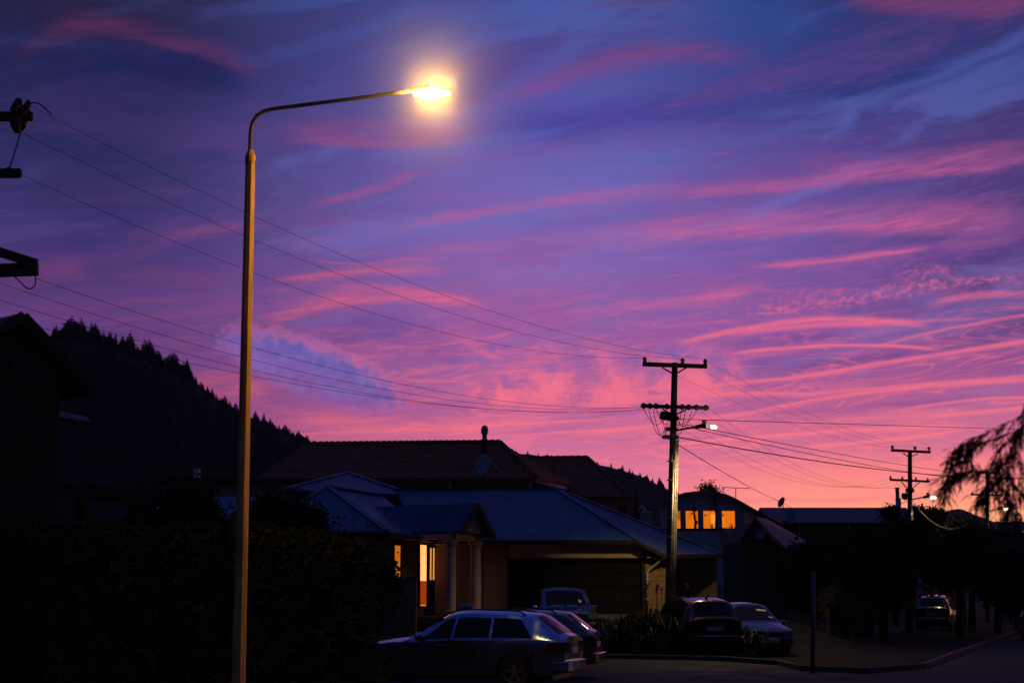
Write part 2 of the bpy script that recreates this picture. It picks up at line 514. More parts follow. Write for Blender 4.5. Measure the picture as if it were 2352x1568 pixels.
def iron(name, col, pitch, rough=0.45):
    """Painted corrugated roofing: ribs as relief across local direction given by UV u."""
    m = bpy.data.materials.new(name)
    m.use_nodes = True
    t = m.node_tree
    b = t.nodes['Principled BSDF']
    g = G(t)
    tcn = t.nodes.new('ShaderNodeTexCoord')
    s = t.nodes.new('ShaderNodeSeparateXYZ')
    t.links.new(tcn.outputs['UV'], s.inputs[0])
    wv = g.m('SINE', g.m('MULTIPLY', s.outputs[0], 2 * math.pi / pitch))
    bn = t.nodes.new('ShaderNodeBump')
    bn.inputs['Strength'].default_value = 0.5
    bn.inputs['Distance'].default_value = 0.018
    t.links.new(wv, bn.inputs['Height'])
    t.links.new(bn.outputs[0], b.inputs['Normal'])
    n1 = g.noise(tcn.outputs['Object'], 0.9, 5.0, 0.65)
    n2 = g.noise(tcn.outputs['Object'], 9.0, 3.0, 0.6)
    c1 = g.mix(g.ss(n1, 0.3, 0.7), tuple(c * 0.72 for c in col), tuple(c * 1.25 for c in col))
    c1 = g.mix(g.ss(n2, 0.55, 0.8, 0.0, 0.35), c1, tuple(c * 0.55 for c in col))
    t.links.new(c1, b.inputs['Base Color'])
    b.inputs['Roughness'].default_value = rough
    b.inputs['Specular IOR Level'].default_value = 0.12
    MATS[name] = m
    return m


BLACKMETAL = mat('weathered dark timber', (0.035, 0.028, 0.024), 0.85, var=0.4, scale=3, stretch=(6, 6, 0.6))
POLEWOOD = mat('grey power pole timber', (0.075, 0.065, 0.06), 0.8, var=0.35, scale=4, bump=0.4, bscale=14, stretch=(6, 6, 0.35))
GALV = mat('galvanised steel', (0.28, 0.29, 0.30), 0.42, 0.85, var=0.2, scale=8)
CONDUIT = mat('grey conduit', (0.42, 0.41, 0.38), 0.30, 0.4, var=0.15, scale=8)
LAMPPOLE = mat('painted lamp column', (0.66, 0.39, 0.13), 0.62, 0.0, var=0.28, scale=2.2, bump=0.15, bscale=22, stretch=(4, 4, 0.5))
PORC = mat('brown porcelain', (0.05, 0.03, 0.022), 0.25, var=0.1)
WIRE = mat('aged conductor', (0.05, 0.045, 0.045), 0.6, 0.4, var=0.1)
BRICK = mat('tan concrete block', (0.30, 0.21, 0.12), 0.9, var=0.18, scale=9, bump=0.25, bscale=40)
MORTAR = mat('mortar', (0.15, 0.12, 0.09), 0.95, var=0.15, scale=14)
PLASTER = mat('cream plaster', (0.56, 0.45, 0.31), 0.8, var=0.10, scale=3, bump=0.1)
WHITEPAINT = mat('white paint', (0.70, 0.69, 0.66), 0.55, var=0.08, scale=4)
GREYWALL = mat('grey rendered wall', (0.58, 0.52, 0.52), 0.85, var=0.15, scale=2.5, bump=0.1)
SLATEWALL = mat('slate blue wall', (0.46, 0.58, 0.70), 0.75, var=0.12, scale=2)
DARKTRIM = mat('dark painted trim', (0.03, 0.03, 0.035), 0.6, var=0.2, spec=0.15)
BLUEROOF = iron('blue corrugated roofing', (0.050, 0.120, 0.215), 0.14)
GREYROOF = iron('grey corrugated roofing', (0.034, 0.045, 0.072), 0.18)
BARREL = iron('pale curved roofing', (0.13, 0.15, 0.22), 0.2)
TERRA = mat('terracotta tile', (0.42, 0.12, 0.05), 0.85, var=0.35, scale=1.6, bump=0.1)
REDROOF = mat('dark red roofing', (0.10, 0.035, 0.03), 0.8, var=0.3, scale=2)
TIMBER = mat('stained cedar weatherboard', (0.038, 0.023, 0.017), 0.8, var=0.35, scale=2.0, stretch=(0.4, 0.4, 5))
DOORGREY = mat('dark garage panel', (0.010, 0.010, 0.012), 0.6, var=0.15, spec=0.1)
GLASS = mat('dark window glass', (0.012, 0.014, 0.018), 0.05, var=0.0, spec=0.6)
CHROME = mat('chrome', (0.6, 0.6, 0.6), 0.12, 1.0, var=0.0)
TYRE = mat('tyre rubber', (0.012, 0.012, 0.012), 0.85, var=0.1)
RIM = mat('alloy rim', (0.25, 0.25, 0.26), 0.35, 0.8, var=0.05)
TRIMBLACK = mat('black plastic trim', (0.018, 0.018, 0.02), 0.5, var=0.1)
REDLENS = mat('red lamp lens', (0.05, 0.003, 0.002), 0.06, var=0.0, spec=0.8, coat=1.0)
CLEARLENS = mat('clear lamp lens', (0.35, 0.36, 0.38), 0.06, 0.4, var=0.0, spec=0.8, coat=1.0)
PLATE = mat('number plate', (0.55, 0.55, 0.52), 0.5, var=0.05)
STICKER = mat('pale paper label', (0.45, 0.47, 0.45), 0.7, var=0.05)
LEAF = mat('dark evergreen foliage', (0.012, 0.015, 0.008), 0.8, var=0.45, scale=1.2, spec=0.12)
LEAF2 = mat('garden foliage', (0.028, 0.038, 0.015), 0.65, var=0.5, scale=2.0, spec=0.25)
LEAF3 = mat('narrow drooping leaves', (0.045, 0.055, 0.020), 0.65, var=0.4, scale=3.0, spec=0.3)
PINE = mat('pine needles', (0.022, 0.032, 0.020), 0.85, var=0.35, scale=0.3, spec=0.2)
BARK = mat('bark', (0.06, 0.045, 0.035), 0.9, var=0.4, scale=5, stretch=(4, 4, 0.5))
PETAL = mat('faded flower head', (0.10, 0.08, 0.12), 0.8, var=0.4, scale=10)
HILLM = mat('wooded hillside', (0.018, 0.026, 0.017), 0.95, var=0.4, scale=0.02, spec=0.1)
GRASS = mat('short rough grass', (0.015, 0.016, 0.009), 0.95, var=0.4, scale=1.2, bump=0.6, bscale=25, spec=0.1)
ASPHALT = mat('worn asphalt', (0.022, 0.019, 0.018), 0.85, var=0.3, scale=0.8, bump=0.3, bscale=60, spec=0.25)
CONCRETE = mat('concrete kerb', (0.075, 0.066, 0.06), 0.9, var=0.25, scale=3, bump=0.2)
SAILBLUE = mat('blue painted steel', (0.06, 0.09, 0.16), 0.5, var=0.15)
PAPER = mat('letterbox enamel', (0.40, 0.46, 0.58), 0.45, var=0.06)


# ------------------------------------------------------------------ mesh helpers
class MB:
    def __init__(self):
        self.v, self.f, self.uv = [], [], None

    def quad(self, a, b, c, d):
        n = len(self.v)
        self.v += [tuple(a), tuple(b), tuple(c), tuple(d)]
        self.f.append((n, n + 1, n + 2, n + 3))
        return self

    def poly(self, pts):
        n = len(self.v)
        self.v += [tuple(p) for p in pts]
        self.f.append(tuple(range(n, n + len(pts))))
        return self

    def box(self, lo, hi):
        x0, y0, z0 = lo
        x1, y1, z1 = hi
        return self.obox(Vector(((x0 + x1) / 2, (y0 + y1) / 2, (z0 + z1) / 2)), Vector(((x1 - x0) / 2, 0, 0)), Vector((0, (y1 - y0) / 2, 0)), Vector((0, 0, (z1 - z0) / 2)))

    def obox(self, c, ax, ay, az_):
        c, ax, ay, az_ = Vector(c), Vector(ax), Vector(ay), Vector(az_)
        n = len(self.v)
        for sx, sy, sz in ((-1, -1, -1), (1, -1, -1), (1, 1, -1), (-1, 1, -1), (-1, -1, 1), (1, -1, 1), (1, 1, 1), (-1, 1, 1)):
            self.v.append(tuple(c + ax * sx + ay * sy + az_ * sz))
        for q in ((0, 3, 2, 1), (4, 5, 6, 7), (0, 1, 5, 4), (1, 2, 6, 5), (2, 3, 7, 6), (3, 0, 4, 7)):
            self.f.append(tuple(n + i for i in q))
        return self

    def bar(self, a, b, wd, ht, up=Vector((0, 0, 1))):
        a, b = Vector(a), Vector(b)
        d = (b - a)
        side = d.cross(up)
        side = side.normalized() if side.length > 1e-6 else Vector((1, 0, 0))
        u = side.cross(d).normalized()
        return self.obox((a + b) / 2, d / 2, side * wd / 2, u * ht / 2)

    def tube(self, pts, rad, sides=8, cap=True):
        pts = [Vector(p) for p in pts]
        if isinstance(rad, (int, float)):
            rad = [rad] * len(pts)
        base = len(self.v)
        ref = None
        for i, p in enumerate(pts):
            d = (pts[min(i + 1, len(pts) - 1)] - pts[max(i - 1, 0)]).normalized()
            if ref is None:
                ref = Vector((0, 0, 1)) if abs(d.z) < 0.9 else Vector((0, 1, 0))
            s = d.cross(ref).normalized()
            u = s.cross(d).normalized()
            ref = u
            for k in range(sides):
                t = 2 * math.pi * (k + 0.5) / sides
                self.v.append(tuple(p + (s * math.cos(t) + u * math.sin(t)) * rad[i]))
        for i in range(len(pts) - 1):
            for k in range(sides):
                a = base + i * sides + k
                b = base + i * sides + (k + 1) % sides
                self.f.append((a, b, b + sides, a + sides))
        if cap:
            self.f.append(tuple(base + k for k in reversed(range(sides))))
            e = base + (len(pts) - 1) * sides
            self.f.append(tuple(e + k for k in range(sides)))
        return self

    def prism(self, poly, ext):
        """Closed polygon (world points) pushed along ext."""
        ext = Vector(ext)
        a = [Vector(p) for p in poly]
        n = len(self.v)
        k = len(a)
        self.v += [tuple(p) for p in a] + [tuple(p + ext) for p in a]
        self.f.append(tuple(n + i for i in range(k)))
        self.f.append(tuple(n + k + i for i in reversed(range(k))))
        for i in range(k):
            j = (i + 1) % k
            self.f.append((n + i, n + k + i, n + k + j, n + j))
        return self

    def ellipsoid(self, c, r, nu=14, nv=8):
        c = Vector(c)
        n = len(self.v)
        for j in range(nv + 1):
            t = math.pi * j / nv
            for i in range(nu):
                p = 2 * math.pi * i / nu
                self.v.append((c.x + r[0] * math.sin(t) * math.cos(p), c.y + r[1] * math.sin(t) * math.sin(p), c.z + r[2] * math.cos(t)))
        for j in range(nv):
            for i in range(nu):
                a = n + j * nu + i
                b = n + j * nu + (i + 1) % nu
                self.f.append((a, a + nu, b + nu, b))
        return self

    def grid(self, rows):
        n = len(self.v)
        k = len(rows[0])
        for r in rows:
            self.v += [tuple(p) for p in r]
        for j in range(len(rows) - 1):
            for i in range(k - 1):
                a = n + j * k + i
                self.f.append((a, a + 1, a + k + 1, a + k))
        return self

    def lathe(self, axis_p, axis_d, prof, sides=20):
        """prof: (along, radius) pairs around an axis."""
        axis_p, d = Vector(axis_p), Vector(axis_d).normalized()
        ref = Vector((0, 0, 1)) if abs(d.z) < 0.9 else Vector((0, 1, 0))
        s = d.cross(ref).normalized()
        u = s.cross(d)
        n = len(self.v)
        for h, r in prof:
            for k in range(sides):
                t = 2 * math.pi * k / sides
                self.v.append(tuple(axis_p + d * h + (s * math.cos(t) + u * math.sin(t)) * r))
        for i in range(len(prof) - 1):
            for k in range(sides):
                a = n + i * sides + k
                b = n + i * sides + (k + 1) % sides
                self.f.append((a, b, b + sides, a + sides))
        return self

    def mesh(self, name, smooth=False):
        me = bpy.data.meshes.new(name)
        me.from_pydata(self.v, [], self.f)
        if smooth:
            me.polygons.foreach_set('use_smooth', [True] * len(me.polygons))
        return me

    def build(self, name, material, parent=None, smooth=False, bevel=0.0, label=None, kind=None, uvdir=None):
        me = self.mesh(name, smooth)
        bm = bmesh.new()
        bm.from_mesh(me)
        bmesh.ops.remove_doubles(bm, verts=bm.verts, dist=1e-5)
        if bevel > 0:
            es = [e for e in bm.edges if len(e.link_faces) == 2 and e.calc_face_angle(0) > 0.5]
            bmesh.ops.bevel(bm, geom=es, offset=bevel, segments=1, affect='EDGES', clamp_overlap=True)
        bmesh.ops.recalc_face_normals(bm, faces=bm.faces)
        bm.to_mesh(me)
        bm.free()
        if uvdir is not None:
            uvl = me.uv_layers.new(name='UVMap')
            ud = Vector(uvdir)
            for poly in me.polygons:
                # ribs run down the slope: u is measured along the horizontal of the face
                nrm = poly.normal
                h = Vector((0, 0, 1)).cross(nrm)
                h = h.normalized() if h.length > 1e-4 else ud
                dn = nrm.cross(h)
                for li in poly.loop_indices:
                    co = me.vertices[me.loops[li].vertex_index].co
                    uvl.data[li].uv = (co.dot(h), co.dot(dn))
        o = bpy.data.objects.new(name, me)
        me.materials.append(material)
        C.objects.link(o)
        if parent is not None:
            put(o, parent)
        if label:
            o['label'] = label
        if kind:
            o['kind'] = kind
        return o


def put(o, parent):
    """Parent keeping the mesh where it was modelled (parents sit unrotated or the mesh is local)."""
    o.parent = parent
    if parent.get('_local'):
        return
    loc = Vector(parent.get('_loc', (0, 0, 0)))
    o.matrix_parent_inverse = Matrix.Translation(-loc)


def thing(name, label, cat, loc=(0, 0, 0), group=None, local=False, rotz=0.0):
    o = bpy.data.objects.new(name, None)
    C.objects.link(o)
    o.location = loc
    o.rotation_euler = (0, 0, rotz)
    o['label'] = label
    o['category'] = cat
    if group:
        o['group'] = group
    if local:
        o['_local'] = 1
    else:
        o['_loc'] = tuple(loc)
    return o


def tag(o, label, cat, group=None, kind=None):
    if label:
        o['label'] = label
    if cat:
        o['category'] = cat
    if group:
        o['group'] = group
    if kind:
        o['kind'] = kind
    return o


def obj(name, me, parent=None, m=None):
    o = bpy.data.objects.new(name, me)
    C.objects.link(o)
    if m is not None and not me.materials:
        me.materials.append(m)
    if parent is not None:
        put(o, parent)
    return o


def copy_tree(o, parent=None):
    c = o.copy()
    C.objects.link(c)
    if parent is not None:
        c.parent = parent
    for ch in list(o.children):
        copy_tree(ch, c)
    return c


def smooth01(a, b, v):
    t = min(1.0, max(0.0, (v - a) / (b - a))) if a != b else float(v > a)
    return t * t * (3 - 2 * t)


# ------------------------------------------------------------------ ground, roads, hills
def gz(x, y):
    h = smooth01(44.5, 50.5, y) * smooth01(13.0, 8.5, x) * 1.15
    h += 2.4 * smooth01(-4.5, -10.0, x) * smooth01(38.0, 46.0, y)
    h += max(0.0, y - 60) * 0.035 * smooth01(22, 8, x - (y - 60) * 0.3)
    return h


def ground_mesh():
    xs = sorted(set(list(np.linspace(-60, 60, 61)) + [-1400, -900, -500, -250, -120, 120, 250, 500, 900, 1400]))
    ys = sorted(set(list(np.linspace(-20, 140, 81)) + [-300, -120, 180, 240, 320, 450, 700, 1000, 1400, 1900, 2500]))
    b = MB()
    b.grid([[(x, y, gz(x, min(y, 140))) for x in xs] for y in ys])
    o = b.build('ground', GRASS, smooth=True)
    o['kind'] = 'structure'
    return o


ground_mesh()

# near street across the view and the street that leaves to the right
KERB = [(-70, 45.5), (-20, 43.6), (2.6, 42.4), (5.9, 40.6), (7.0, 38.0), (7.0, 35.0), (8.2, 33.9), (10.2, 36.2), (29.7, 84.0), (60, 158)]
FAR = [(75, 152), (44, 78), (26, 30), (24, 22), (-70, 23.0)]
rd = MB()
rd.poly([(x, y, 0.004) for x, y in KERB + FAR])
o = rd.build('road', ASPHALT)
o['kind'] = 'structure'


def kerb(pts, name):
    b = MB()
    for (x0, y0), (x1, y1) in zip(pts, pts[1:]):
        b.bar((x0, y0, 0.065), (x1, y1, 0.065), 0.15, 0.13)
    k = b.build(name, CONCRETE, bevel=0.01)
    k['kind'] = 'structure'
    return k


kerb(KERB, 'kerb')
kerb([(-70, 23.0), (24, 22.0)], 'kerb')
fp = MB()
fp.prism([(-70, 47.2, 0.0), (-20, 45.2, 0.0), (2.6, 44.0, 0.0), (5.6, 42.6, 0.0), (5.4, 41.4, 0.0), (2.6, 42.75, 0.0), (-20, 43.9, 0.0), (-70, 45.8, 0.0)], (0, 0, 0.012))
o = fp.build('footpath', CONCRETE)
o['kind'] = 'structure'
dw = MB()
dw.grid([[(x, y, gz(x, y) + 0.03) for x in np.linspace(-0.6, 4.4, 6)] for y in np.linspace(44.2, 51.6, 9)])
o = dw.build('driveway', CONCRETE)
o['kind'] = 'structure'


def ridge_hill(name, pts, D, depth, seed, rough=1.0):
    """A hill whose crest passes through photograph positions pts at distance D; falls to the ground both ways."""
    rnd = random.Random(seed)
    px = np.array([p[0] for p in pts], float)
    py = np.array([p[1] for p in pts], float)
    rows = []
    n = 90
    xs = np.linspace(px[0], px[-1], n)
    prof = [(-1.0, 0.0), (-0.8, .12), (-0.55, .38), (-0.3, .68), (-0.12, .9), (0, 1), (0.2, .8), (0.6, .4), (1.0, 0.0)]
    crest = [P(x, float(np.interp(x, px, py)), D) for x in xs]
    for k, (t, hfrac) in enumerate(prof):
        row = []
        for c in crest:
            j = (rnd.random() - 0.5) * rough * (0.35 if t == 0 else 2.2)
            row.append((c.x * (1 + t * depth / D * 0.6), c.y + t * depth, max(-0.5, c.z * hfrac + j * hfrac)))
        rows.append(row)
    b = MB()
    b.grid(rows)
    o = b.build(name, HILLM, smooth=True)
    o['kind'] = 'structure'
    return crest, rows


HILL_L = [(-700, 640), (-300, 700), (0, 745), (90, 771), (150, 772), (215, 782), (300, 812), (340, 826), (400, 850), (440, 880), (490, 912), (545, 945),
          (600, 968), (640, 985), (690, 1008), (730, 1030), (800, 1065), (900, 1105), (1000, 1150), (1150, 1230)]
crestL, rowsL = ridge_hill('hill', HILL_L, 560.0, 260.0, 3)
HILL_R = [(560, 1180), (800, 1090), (1000, 1052), (1130, 1044), (1190, 1040), (1240, 1046), (1300, 1056), (1350, 1062), (1395, 1070), (1440, 1082), (1480, 1096), (1532, 1122), (1580, 1150), (1680, 1200), (1800, 1260)]
crestR, rowsR = ridge_hill('hill', HILL_R, 1050.0, 380.0, 5, 2.0)
HILL_F = [(1900, 1250), (2060, 1205), (2130, 1186), (2165, 1176), (2195, 1168), (2215, 1170), (2240, 1182), (2330, 1215), (2600, 1280)]
crestF, rowsF = ridge_hill('hill', HILL_F, 2100.0, 300.0, 6, 3.0)

# the air between here and the hills
hz = MB().box((-1500, -60, -1.6), (1500, 2450, 175))
haze = hz.build('haze', WIRE)
haze.data.materials.clear()
hm_ = bpy.data.materials.new('evening haze')
hm_.use_nodes = True
ht = hm_.node_tree
for n_ in list(ht.nodes):
    if n_.type == 'BSDF_PRINCIPLED':
        ht.nodes.remove(n_)
pv = ht.nodes.new('ShaderNodeVolumePrincipled')
pv.inputs['Color'].default_value = (0.86, 0.86, 0.92, 1)
pv.inputs['Density'].default_value = 0.00009
pv.inputs['Anisotropy'].default_value = 0.3
ht.links.new(pv.outputs[0], [n_ for n_ in ht.nodes if n_.type == 'OUTPUT_MATERIAL'][0].inputs['Volume'])
haze.data.materials.append(hm_)
haze['kind'] = 'stuff'
haze['label'] = 'thin evening haze over the suburb and the far hills'
haze['category'] = 'haze'

# ------------------------------------------------------------------ buildings
def vwall(b, p, q, z0, z1, th=0.16):
    p, q = Vector((p[0], p[1], 0)), Vector((q[0], q[1], 0))
    d = q - p
    nrm = Vector((-d.y, d.x, 0)).normalized()
    b.obox((p + q) / 2 + nrm * th / 2 + Vector((0, 0, (z0 + z1) / 2)), d / 2, nrm * th / 2, Vector((0, 0, (z1 - z0) / 2)))
    return b


def slab(b, pts, th=0.10):
    """Roof plane given by its top outline; thickened straight down."""
    b.prism(pts, (0, 0, -th))
    return b


def block_course(parent, p, q, z0, z1, L, H, skip=(), face=0.014, mesh_cache={}, rnd=random.Random(11)):
    """Single blocks laid in running bond, standing proud of the joint surface behind them."""
    p, q = Vector((p[0], p[1], 0)), Vector((q[0], q[1], 0))
    d = (q - p)
    ln = d.length
    d.normalize()
    nrm = Vector((d.y, -d.x, 0))
    rot = math.atan2(d.y, d.x)

    def me_for(w_):
        k = (round(w_, 3), H)
        if k not in mesh_cache:
            b = MB()
            b.box((0.004, -face, 0.005), (w_ - 0.006, 0.03, H - 0.006))
            me = b.mesh('brick')
            me.materials.append(BRICK)
            mesh_cache[k] = me
        return mesh_cache[k]
    nrow = int((z1 - z0) / H + 0.001)
    for r in range(nrow):
        x = -L / 2 if r % 2 else 0.0
        while x < ln - 0.03:
            a, e = max(0.0, x), min(ln, x + L)
            x += L
            if e - a < 0.06:
                continue
            z = z0 + r * H
            if any(a < s1 - 0.02 and e > s0 + 0.02 and z < t1 - 0.02 and z + H > t0 + 0.02 for s0, s1, t0, t1 in skip):
                continue
            o = bpy.data.objects.new('brick', me_for(e - a))
            C.objects.link(o)
            put(o, parent)
            o.location = p + d * a + nrm * (0.002 + rnd.random() * 0.004) + Vector((0, 0, z))
            o.rotation_euler = (0, 0, rot)


LITWIN = glow('lamplit blind', (1.0, 0.22, 0.012), 0.55)
LITDOOR = glow('lamplit hall', (1.0, 0.34, 0.085), 1.9)
LITDOOR2 = glow('lamplit hall wall', (1.0, 0.20, 0.02), 0.85)
LITRED = glow('lamplit red curtain', (1.0, 0.10, 0.006), 0.34)
LITSLIT = glow('lamplit door glass', (1.0, 0.36, 0.06), 0.85)
LITROOM = glow('lamplit room wall', (1.0, 0.205, 0.006), 0.80)
LITROOM2 = glow('lamplit inner doorway', (1.0, 0.34, 0.03), 0.98)
LITROOM3 = glow('dim lamplit room', (1.0, 0.20, 0.010), 0.42)

# --- the blue-roofed house
hs = thing('brick_house', 'low block house with blue corrugated hip roof, lit doorway, gabled porch and dark double garage', 'house', P(1180, 1400, 52))
FZ = 1.12                       # floor height
A_, B_ = P(905, 1125, 57), P(1278, 1123, 57)
Cc, Dd = P(1463, 1239, 50.9), P(980, 1239, 50.9)
Ee, Ff = P(1527, 1272, 50.9), P(1656, 1271, 53.6)
RW = 54.6                       # the recessed right wing
Fb = Vector((Ff.x, 63.5, Ff.z))
zb = Cc.z
roof = MB()
slab(roof, [A_, B_, Cc, Dd])
slab(roof, [B_, Ff, Ee, Cc])
back_r = Vector((B_.x, 63.5, zb))
back_l = Vector((A_.x, 63.5, zb))
slab(roof, [B_, Fb, Ff])
slab(roof, [A_, back_l, back_r, B_])
slab(roof, [B_, back_r, Fb])
rf = roof.build('roof', BLUEROOF, hs, uvdir=(1, 0, 0))
# ridge and hip cappings
for a, b2 in ((A_, B_), (B_, Cc), (B_, Ff)):
    MB().bar(a + Vector((0, 0, 0.02)), b2 + Vector((0, 0, 0.02)), 0.22, 0.05).build('ridge_cap', BLUEROOF, rf, uvdir=(1, 0, 0))
# left wing roof
H1, H2 = P(752, 1117, 50.2), P(878, 1138, 53.2)
K0, K1, K2 = P(575, 1221, 45.7), P(889, 1220, 45.7), P(993, 1235, 49.8)
K3 = Vector((K0.x - 0.2, 56.0, K0.z))
G1 = P(798, 1085, 60.0)
lw = MB()
slab(lw, [H1, K1, K0])
slab(lw, [H1, H2, K2, K1])
slab(lw, [H1, K0, K3])
slab(lw, [H1, K3, Vector((H2.x, 58.0, K0.z)), H2])
lwr = lw.build('roof', BLUEROOF, hs, uvdir=(1, 0, 0))
for a, b2 in ((H1, K1), (H1, H2), (H1, K0)):
    MB().bar(a + Vector((0, 0, 0.02)), b2 + Vector((0, 0, 0.02)), 0.22, 0.05).build('ridge_cap', BLUEROOF, lwr, uvdir=(1, 0, 0))
# the rear pyramid
gl, gr = P(655, 1122, 55.0), P(950, 1136, 56.5)
pyr = MB()
slab(pyr, [G1, gr, gl])
slab(pyr, [G1, gl, Vector((gl.x, 66.0, gl.z))])
slab(pyr, [G1, Vector((gr.x, 66.0, gl.z)), gr])
slab(pyr, [G1, Vector((gl.x, 66.0, gl.z)), Vector((gr.x, 66.0, gl.z))])
pr = pyr.build('roof', BLUEROOF, hs, uvdir=(1, 0, 0))
for a, b2 in ((G1, gr), (G1, gl)):
    MB().bar(a + Vector((0, 0, 0.02)), b2 + Vector((0, 0, 0.02)), 0.22, 0.05).build('ridge_cap', BLUEROOF, pr, uvdir=(1, 0, 0))
# gutters
for a, b2 in ((Dd, Cc), (Cc, Ee), (Ee, Ff), (K0, K1), (K1, K2)):
    o_ = (b2 - a).cross(Vector((0, 0, 1))).normalized()
    if o_.y > 0:
        o_ = -o_
    MB().bar(a + o_ * 0.06 + Vector((0, 0, -0.09)), b2 + o_ * 0.06 + Vector((0, 0, -0.09)), 0.12, 0.13).build('gutter', DARKTRIM, hs)
# walls
GW = 51.28
xl = P(1000, 1300, GW).x
g0, g1 = P(1170, 1300, GW).x, P(1478, 1300, GW).x
zl = P(1300, 1281, GW).z
zt = Ee.z - 0.12
ztm = Cc.z - 0.16
def one_wall(p, q, z0, z1, m_, parent):
    b = MB()
    vwall(b, p, q, z0, z1)
    b.build('wall', m_, parent)


one_wall((xl, GW), (g0, GW), 0.6, ztm, MORTAR, hs)
xc = P(1529, 1300, GW).x
xr = P(1646, 1300, RW).x
one_wall((g1, GW), (xc, GW), 0.6, zt, MORTAR, hs)
one_wall((xc, GW + 0.17), (xc, RW), 0.6, zt, MORTAR, hs)
one_wall((xc, RW), (xr, RW), 0.6, Ff.z - 0.1, MORTAR, hs)
one_wall((xr - 0.16, RW + 0.17), (xr - 0.16, 63.0), 0.6, Ff.z - 0.1, MORTAR, hs)
one_wall((K1.x - 0.35, K1.y + 0.7), (K2.x - 0.35, K2.y + 1.6), 0.9, K1.z - 0.12, MORTAR, hs)
one_wall((K0.x + 0.5, K1.y + 0.55), (K1.x - 0.55, K1.y + 0.55), 0.9, K1.z - 0.12, MORTAR, hs)
one_wall((K0.x + 0.5, 56.0), (K0.x + 0.5, K1.y + 0.6), 0.9, K1.z - 0.12, MORTAR, hs)
# garage lintel, reveals and door in four panels
MB().box((g0, GW - 0.05, zl), (g1, GW + 0.2, P(1300, 1261, GW).z)).build('lintel', PLASTER, hs, bevel=0.01)
MB().box((g0, GW - 0.0, P(1300, 1261, GW).z + 0.003), (g1, GW + 0.2, ztm)).build('wall', GREYWALL, hs)
gd = MB().box((g0, GW + 0.20, FZ), (g1, GW + 0.24, zl)).build('garage_door', DOORGREY, hs)
ph = (zl - FZ) / 4
for k in range(4):
    MB().box((g0 + 0.03, GW + 0.165, FZ + k * ph + 0.012), (g1 - 0.03, GW + 0.198, FZ + (k + 1) * ph - 0.012)).build('panel', DOORGREY, gd, bevel=0.012)
for x0 in (g0, g1):
    MB().box((x0 - 0.05, GW - 0.02, FZ), (x0 + 0.05, GW + 0.16, zl - 0.003)).build('door_jamb', DARKTRIM, hs)
block_course(hs, (g1 + 0.06, GW), (xc, GW), FZ, zt - 0.05, 0.39, 0.2)
block_course(hs, (xc + 0.01, RW), (xr, RW), FZ, Ff.z - 0.15, 0.39, 0.2)
block_course(hs, (P(1112, 1300, GW).x, GW), (g0 - 0.06, GW), FZ, ztm - 0.05, 0.39, 0.2)
# soffit boards
MB().box((xl, 51.0, ztm + 0.003), (g1 + 0.1, GW + 0.02, ztm + 0.03)).build('soffit', PLASTER, hs)
MB().box((g1 + 0.1, 51.0, zt + 0.003), (xc + 0.05, GW + 0.02, zt + 0.03)).build('soffit', PLASTER, hs)
# downpipe on the lit block wall
dp_ = MB().tube([P(1526, 1277, 50.85), P(1524, 1281, 50.95), P(1490, 1309, 51.17), P(1487, 1316, 51.19), P(1487, 1400, 51.19)], 0.04, 10)
dp_.build('downpipe', WHITEPAINT, hs, smooth=True)
for yy in (1330, 1375):
    c_ = P(1487, yy, 51.21)
    MB().box((c_.x - 0.06, c_.y - 0.08, c_.z - 0.02), (c_.x + 0.06, c_.y + 0.08, c_.z + 0.02)).build('pipe_clip', WHITEPAINT, hs)
# porch wall with lit window, sidelight and door: wall runs back from K1
wp, wq = Vector((K1.x - 0.35, K1.y + 0.7, 0)), Vector((K2.x - 0.35, K2.y + 1.6, 0))
wd = (wq - wp).normalized()
wn = Vector((wd.y, -wd.x, 0))


def on_wall(px, py):
    """Point on the porch wall seen at a photograph position."""
    d = P(px, py, 10.0) - EYE
    t = (wp - EYE).dot(wn) / d.dot(wn)
    return EYE + d * t


def wall_rect(px0, py0, px1, py1, off, th, name, m, parent=None, bev=0.0):
    a, c = on_wall(px0, py1), on_wall(px1, py0)
    zz0, zz1 = min(a.z, c.z), max(a.z, c.z)
    s0, s1 = (a - wp).dot(wd), (c - wp).dot(wd)
    mid = wp + wd * (s0 + s1) / 2 + wn * (off + th / 2)
    return MB().obox(Vector((mid.x, mid.y, (zz0 + zz1) / 2)), wd * (s1 - s0) / 2, wn * th / 2, Vector((0, 0, (zz1 - zz0) / 2))).build(name, m, parent or hs, bevel=bev)


win = wall_rect(900.0, 1249, 917.5, 1327, 0.004, 0.05, 'window', DARKTRIM)
wall_rect(902.5, 1253, 915.5, 1324, 0.056, 0.01, 'pane', LITWIN, win)
sl = wall_rect(958, 1248, 977, 1394, 0.004, 0.05, 'sidelight', DARKTRIM)
wall_rect(962, 1252, 975.5, 1269, 0.056, 0.01, 'pane', LITDOOR, sl)
wall_rect(962, 1271, 975.5, 1292, 0.056, 0.01, 'pane', LITDOOR, sl)
wall_rect(962, 1293.5, 975.5, 1333, 0.056, 0.01, 'pane', LITDOOR, sl)
wall_rect(962, 1334, 975.5, 1386, 0.056, 0.01, 'pane', LITRED, sl)
wall_rect(962, 1387, 974.5, 1391, 0.056, 0.01, 'pane', LITDOOR2, sl)
dr = wall_rect(978.5, 1250, 1001, 1394, 0.004, 0.045, 'door', DOORGREY)
wall_rect(984.2, 1258, 987.6, 1331, 0.052, 0.01, 'pane', LITSLIT, dr)
wall_rect(991.0, 1258, 994.4, 1331, 0.052, 0.01, 'pane', LITSLIT, dr)
wall_rect(998.5, 1322, 999.8, 1334, 0.052, 0.03, 'handle', CHROME, dr)
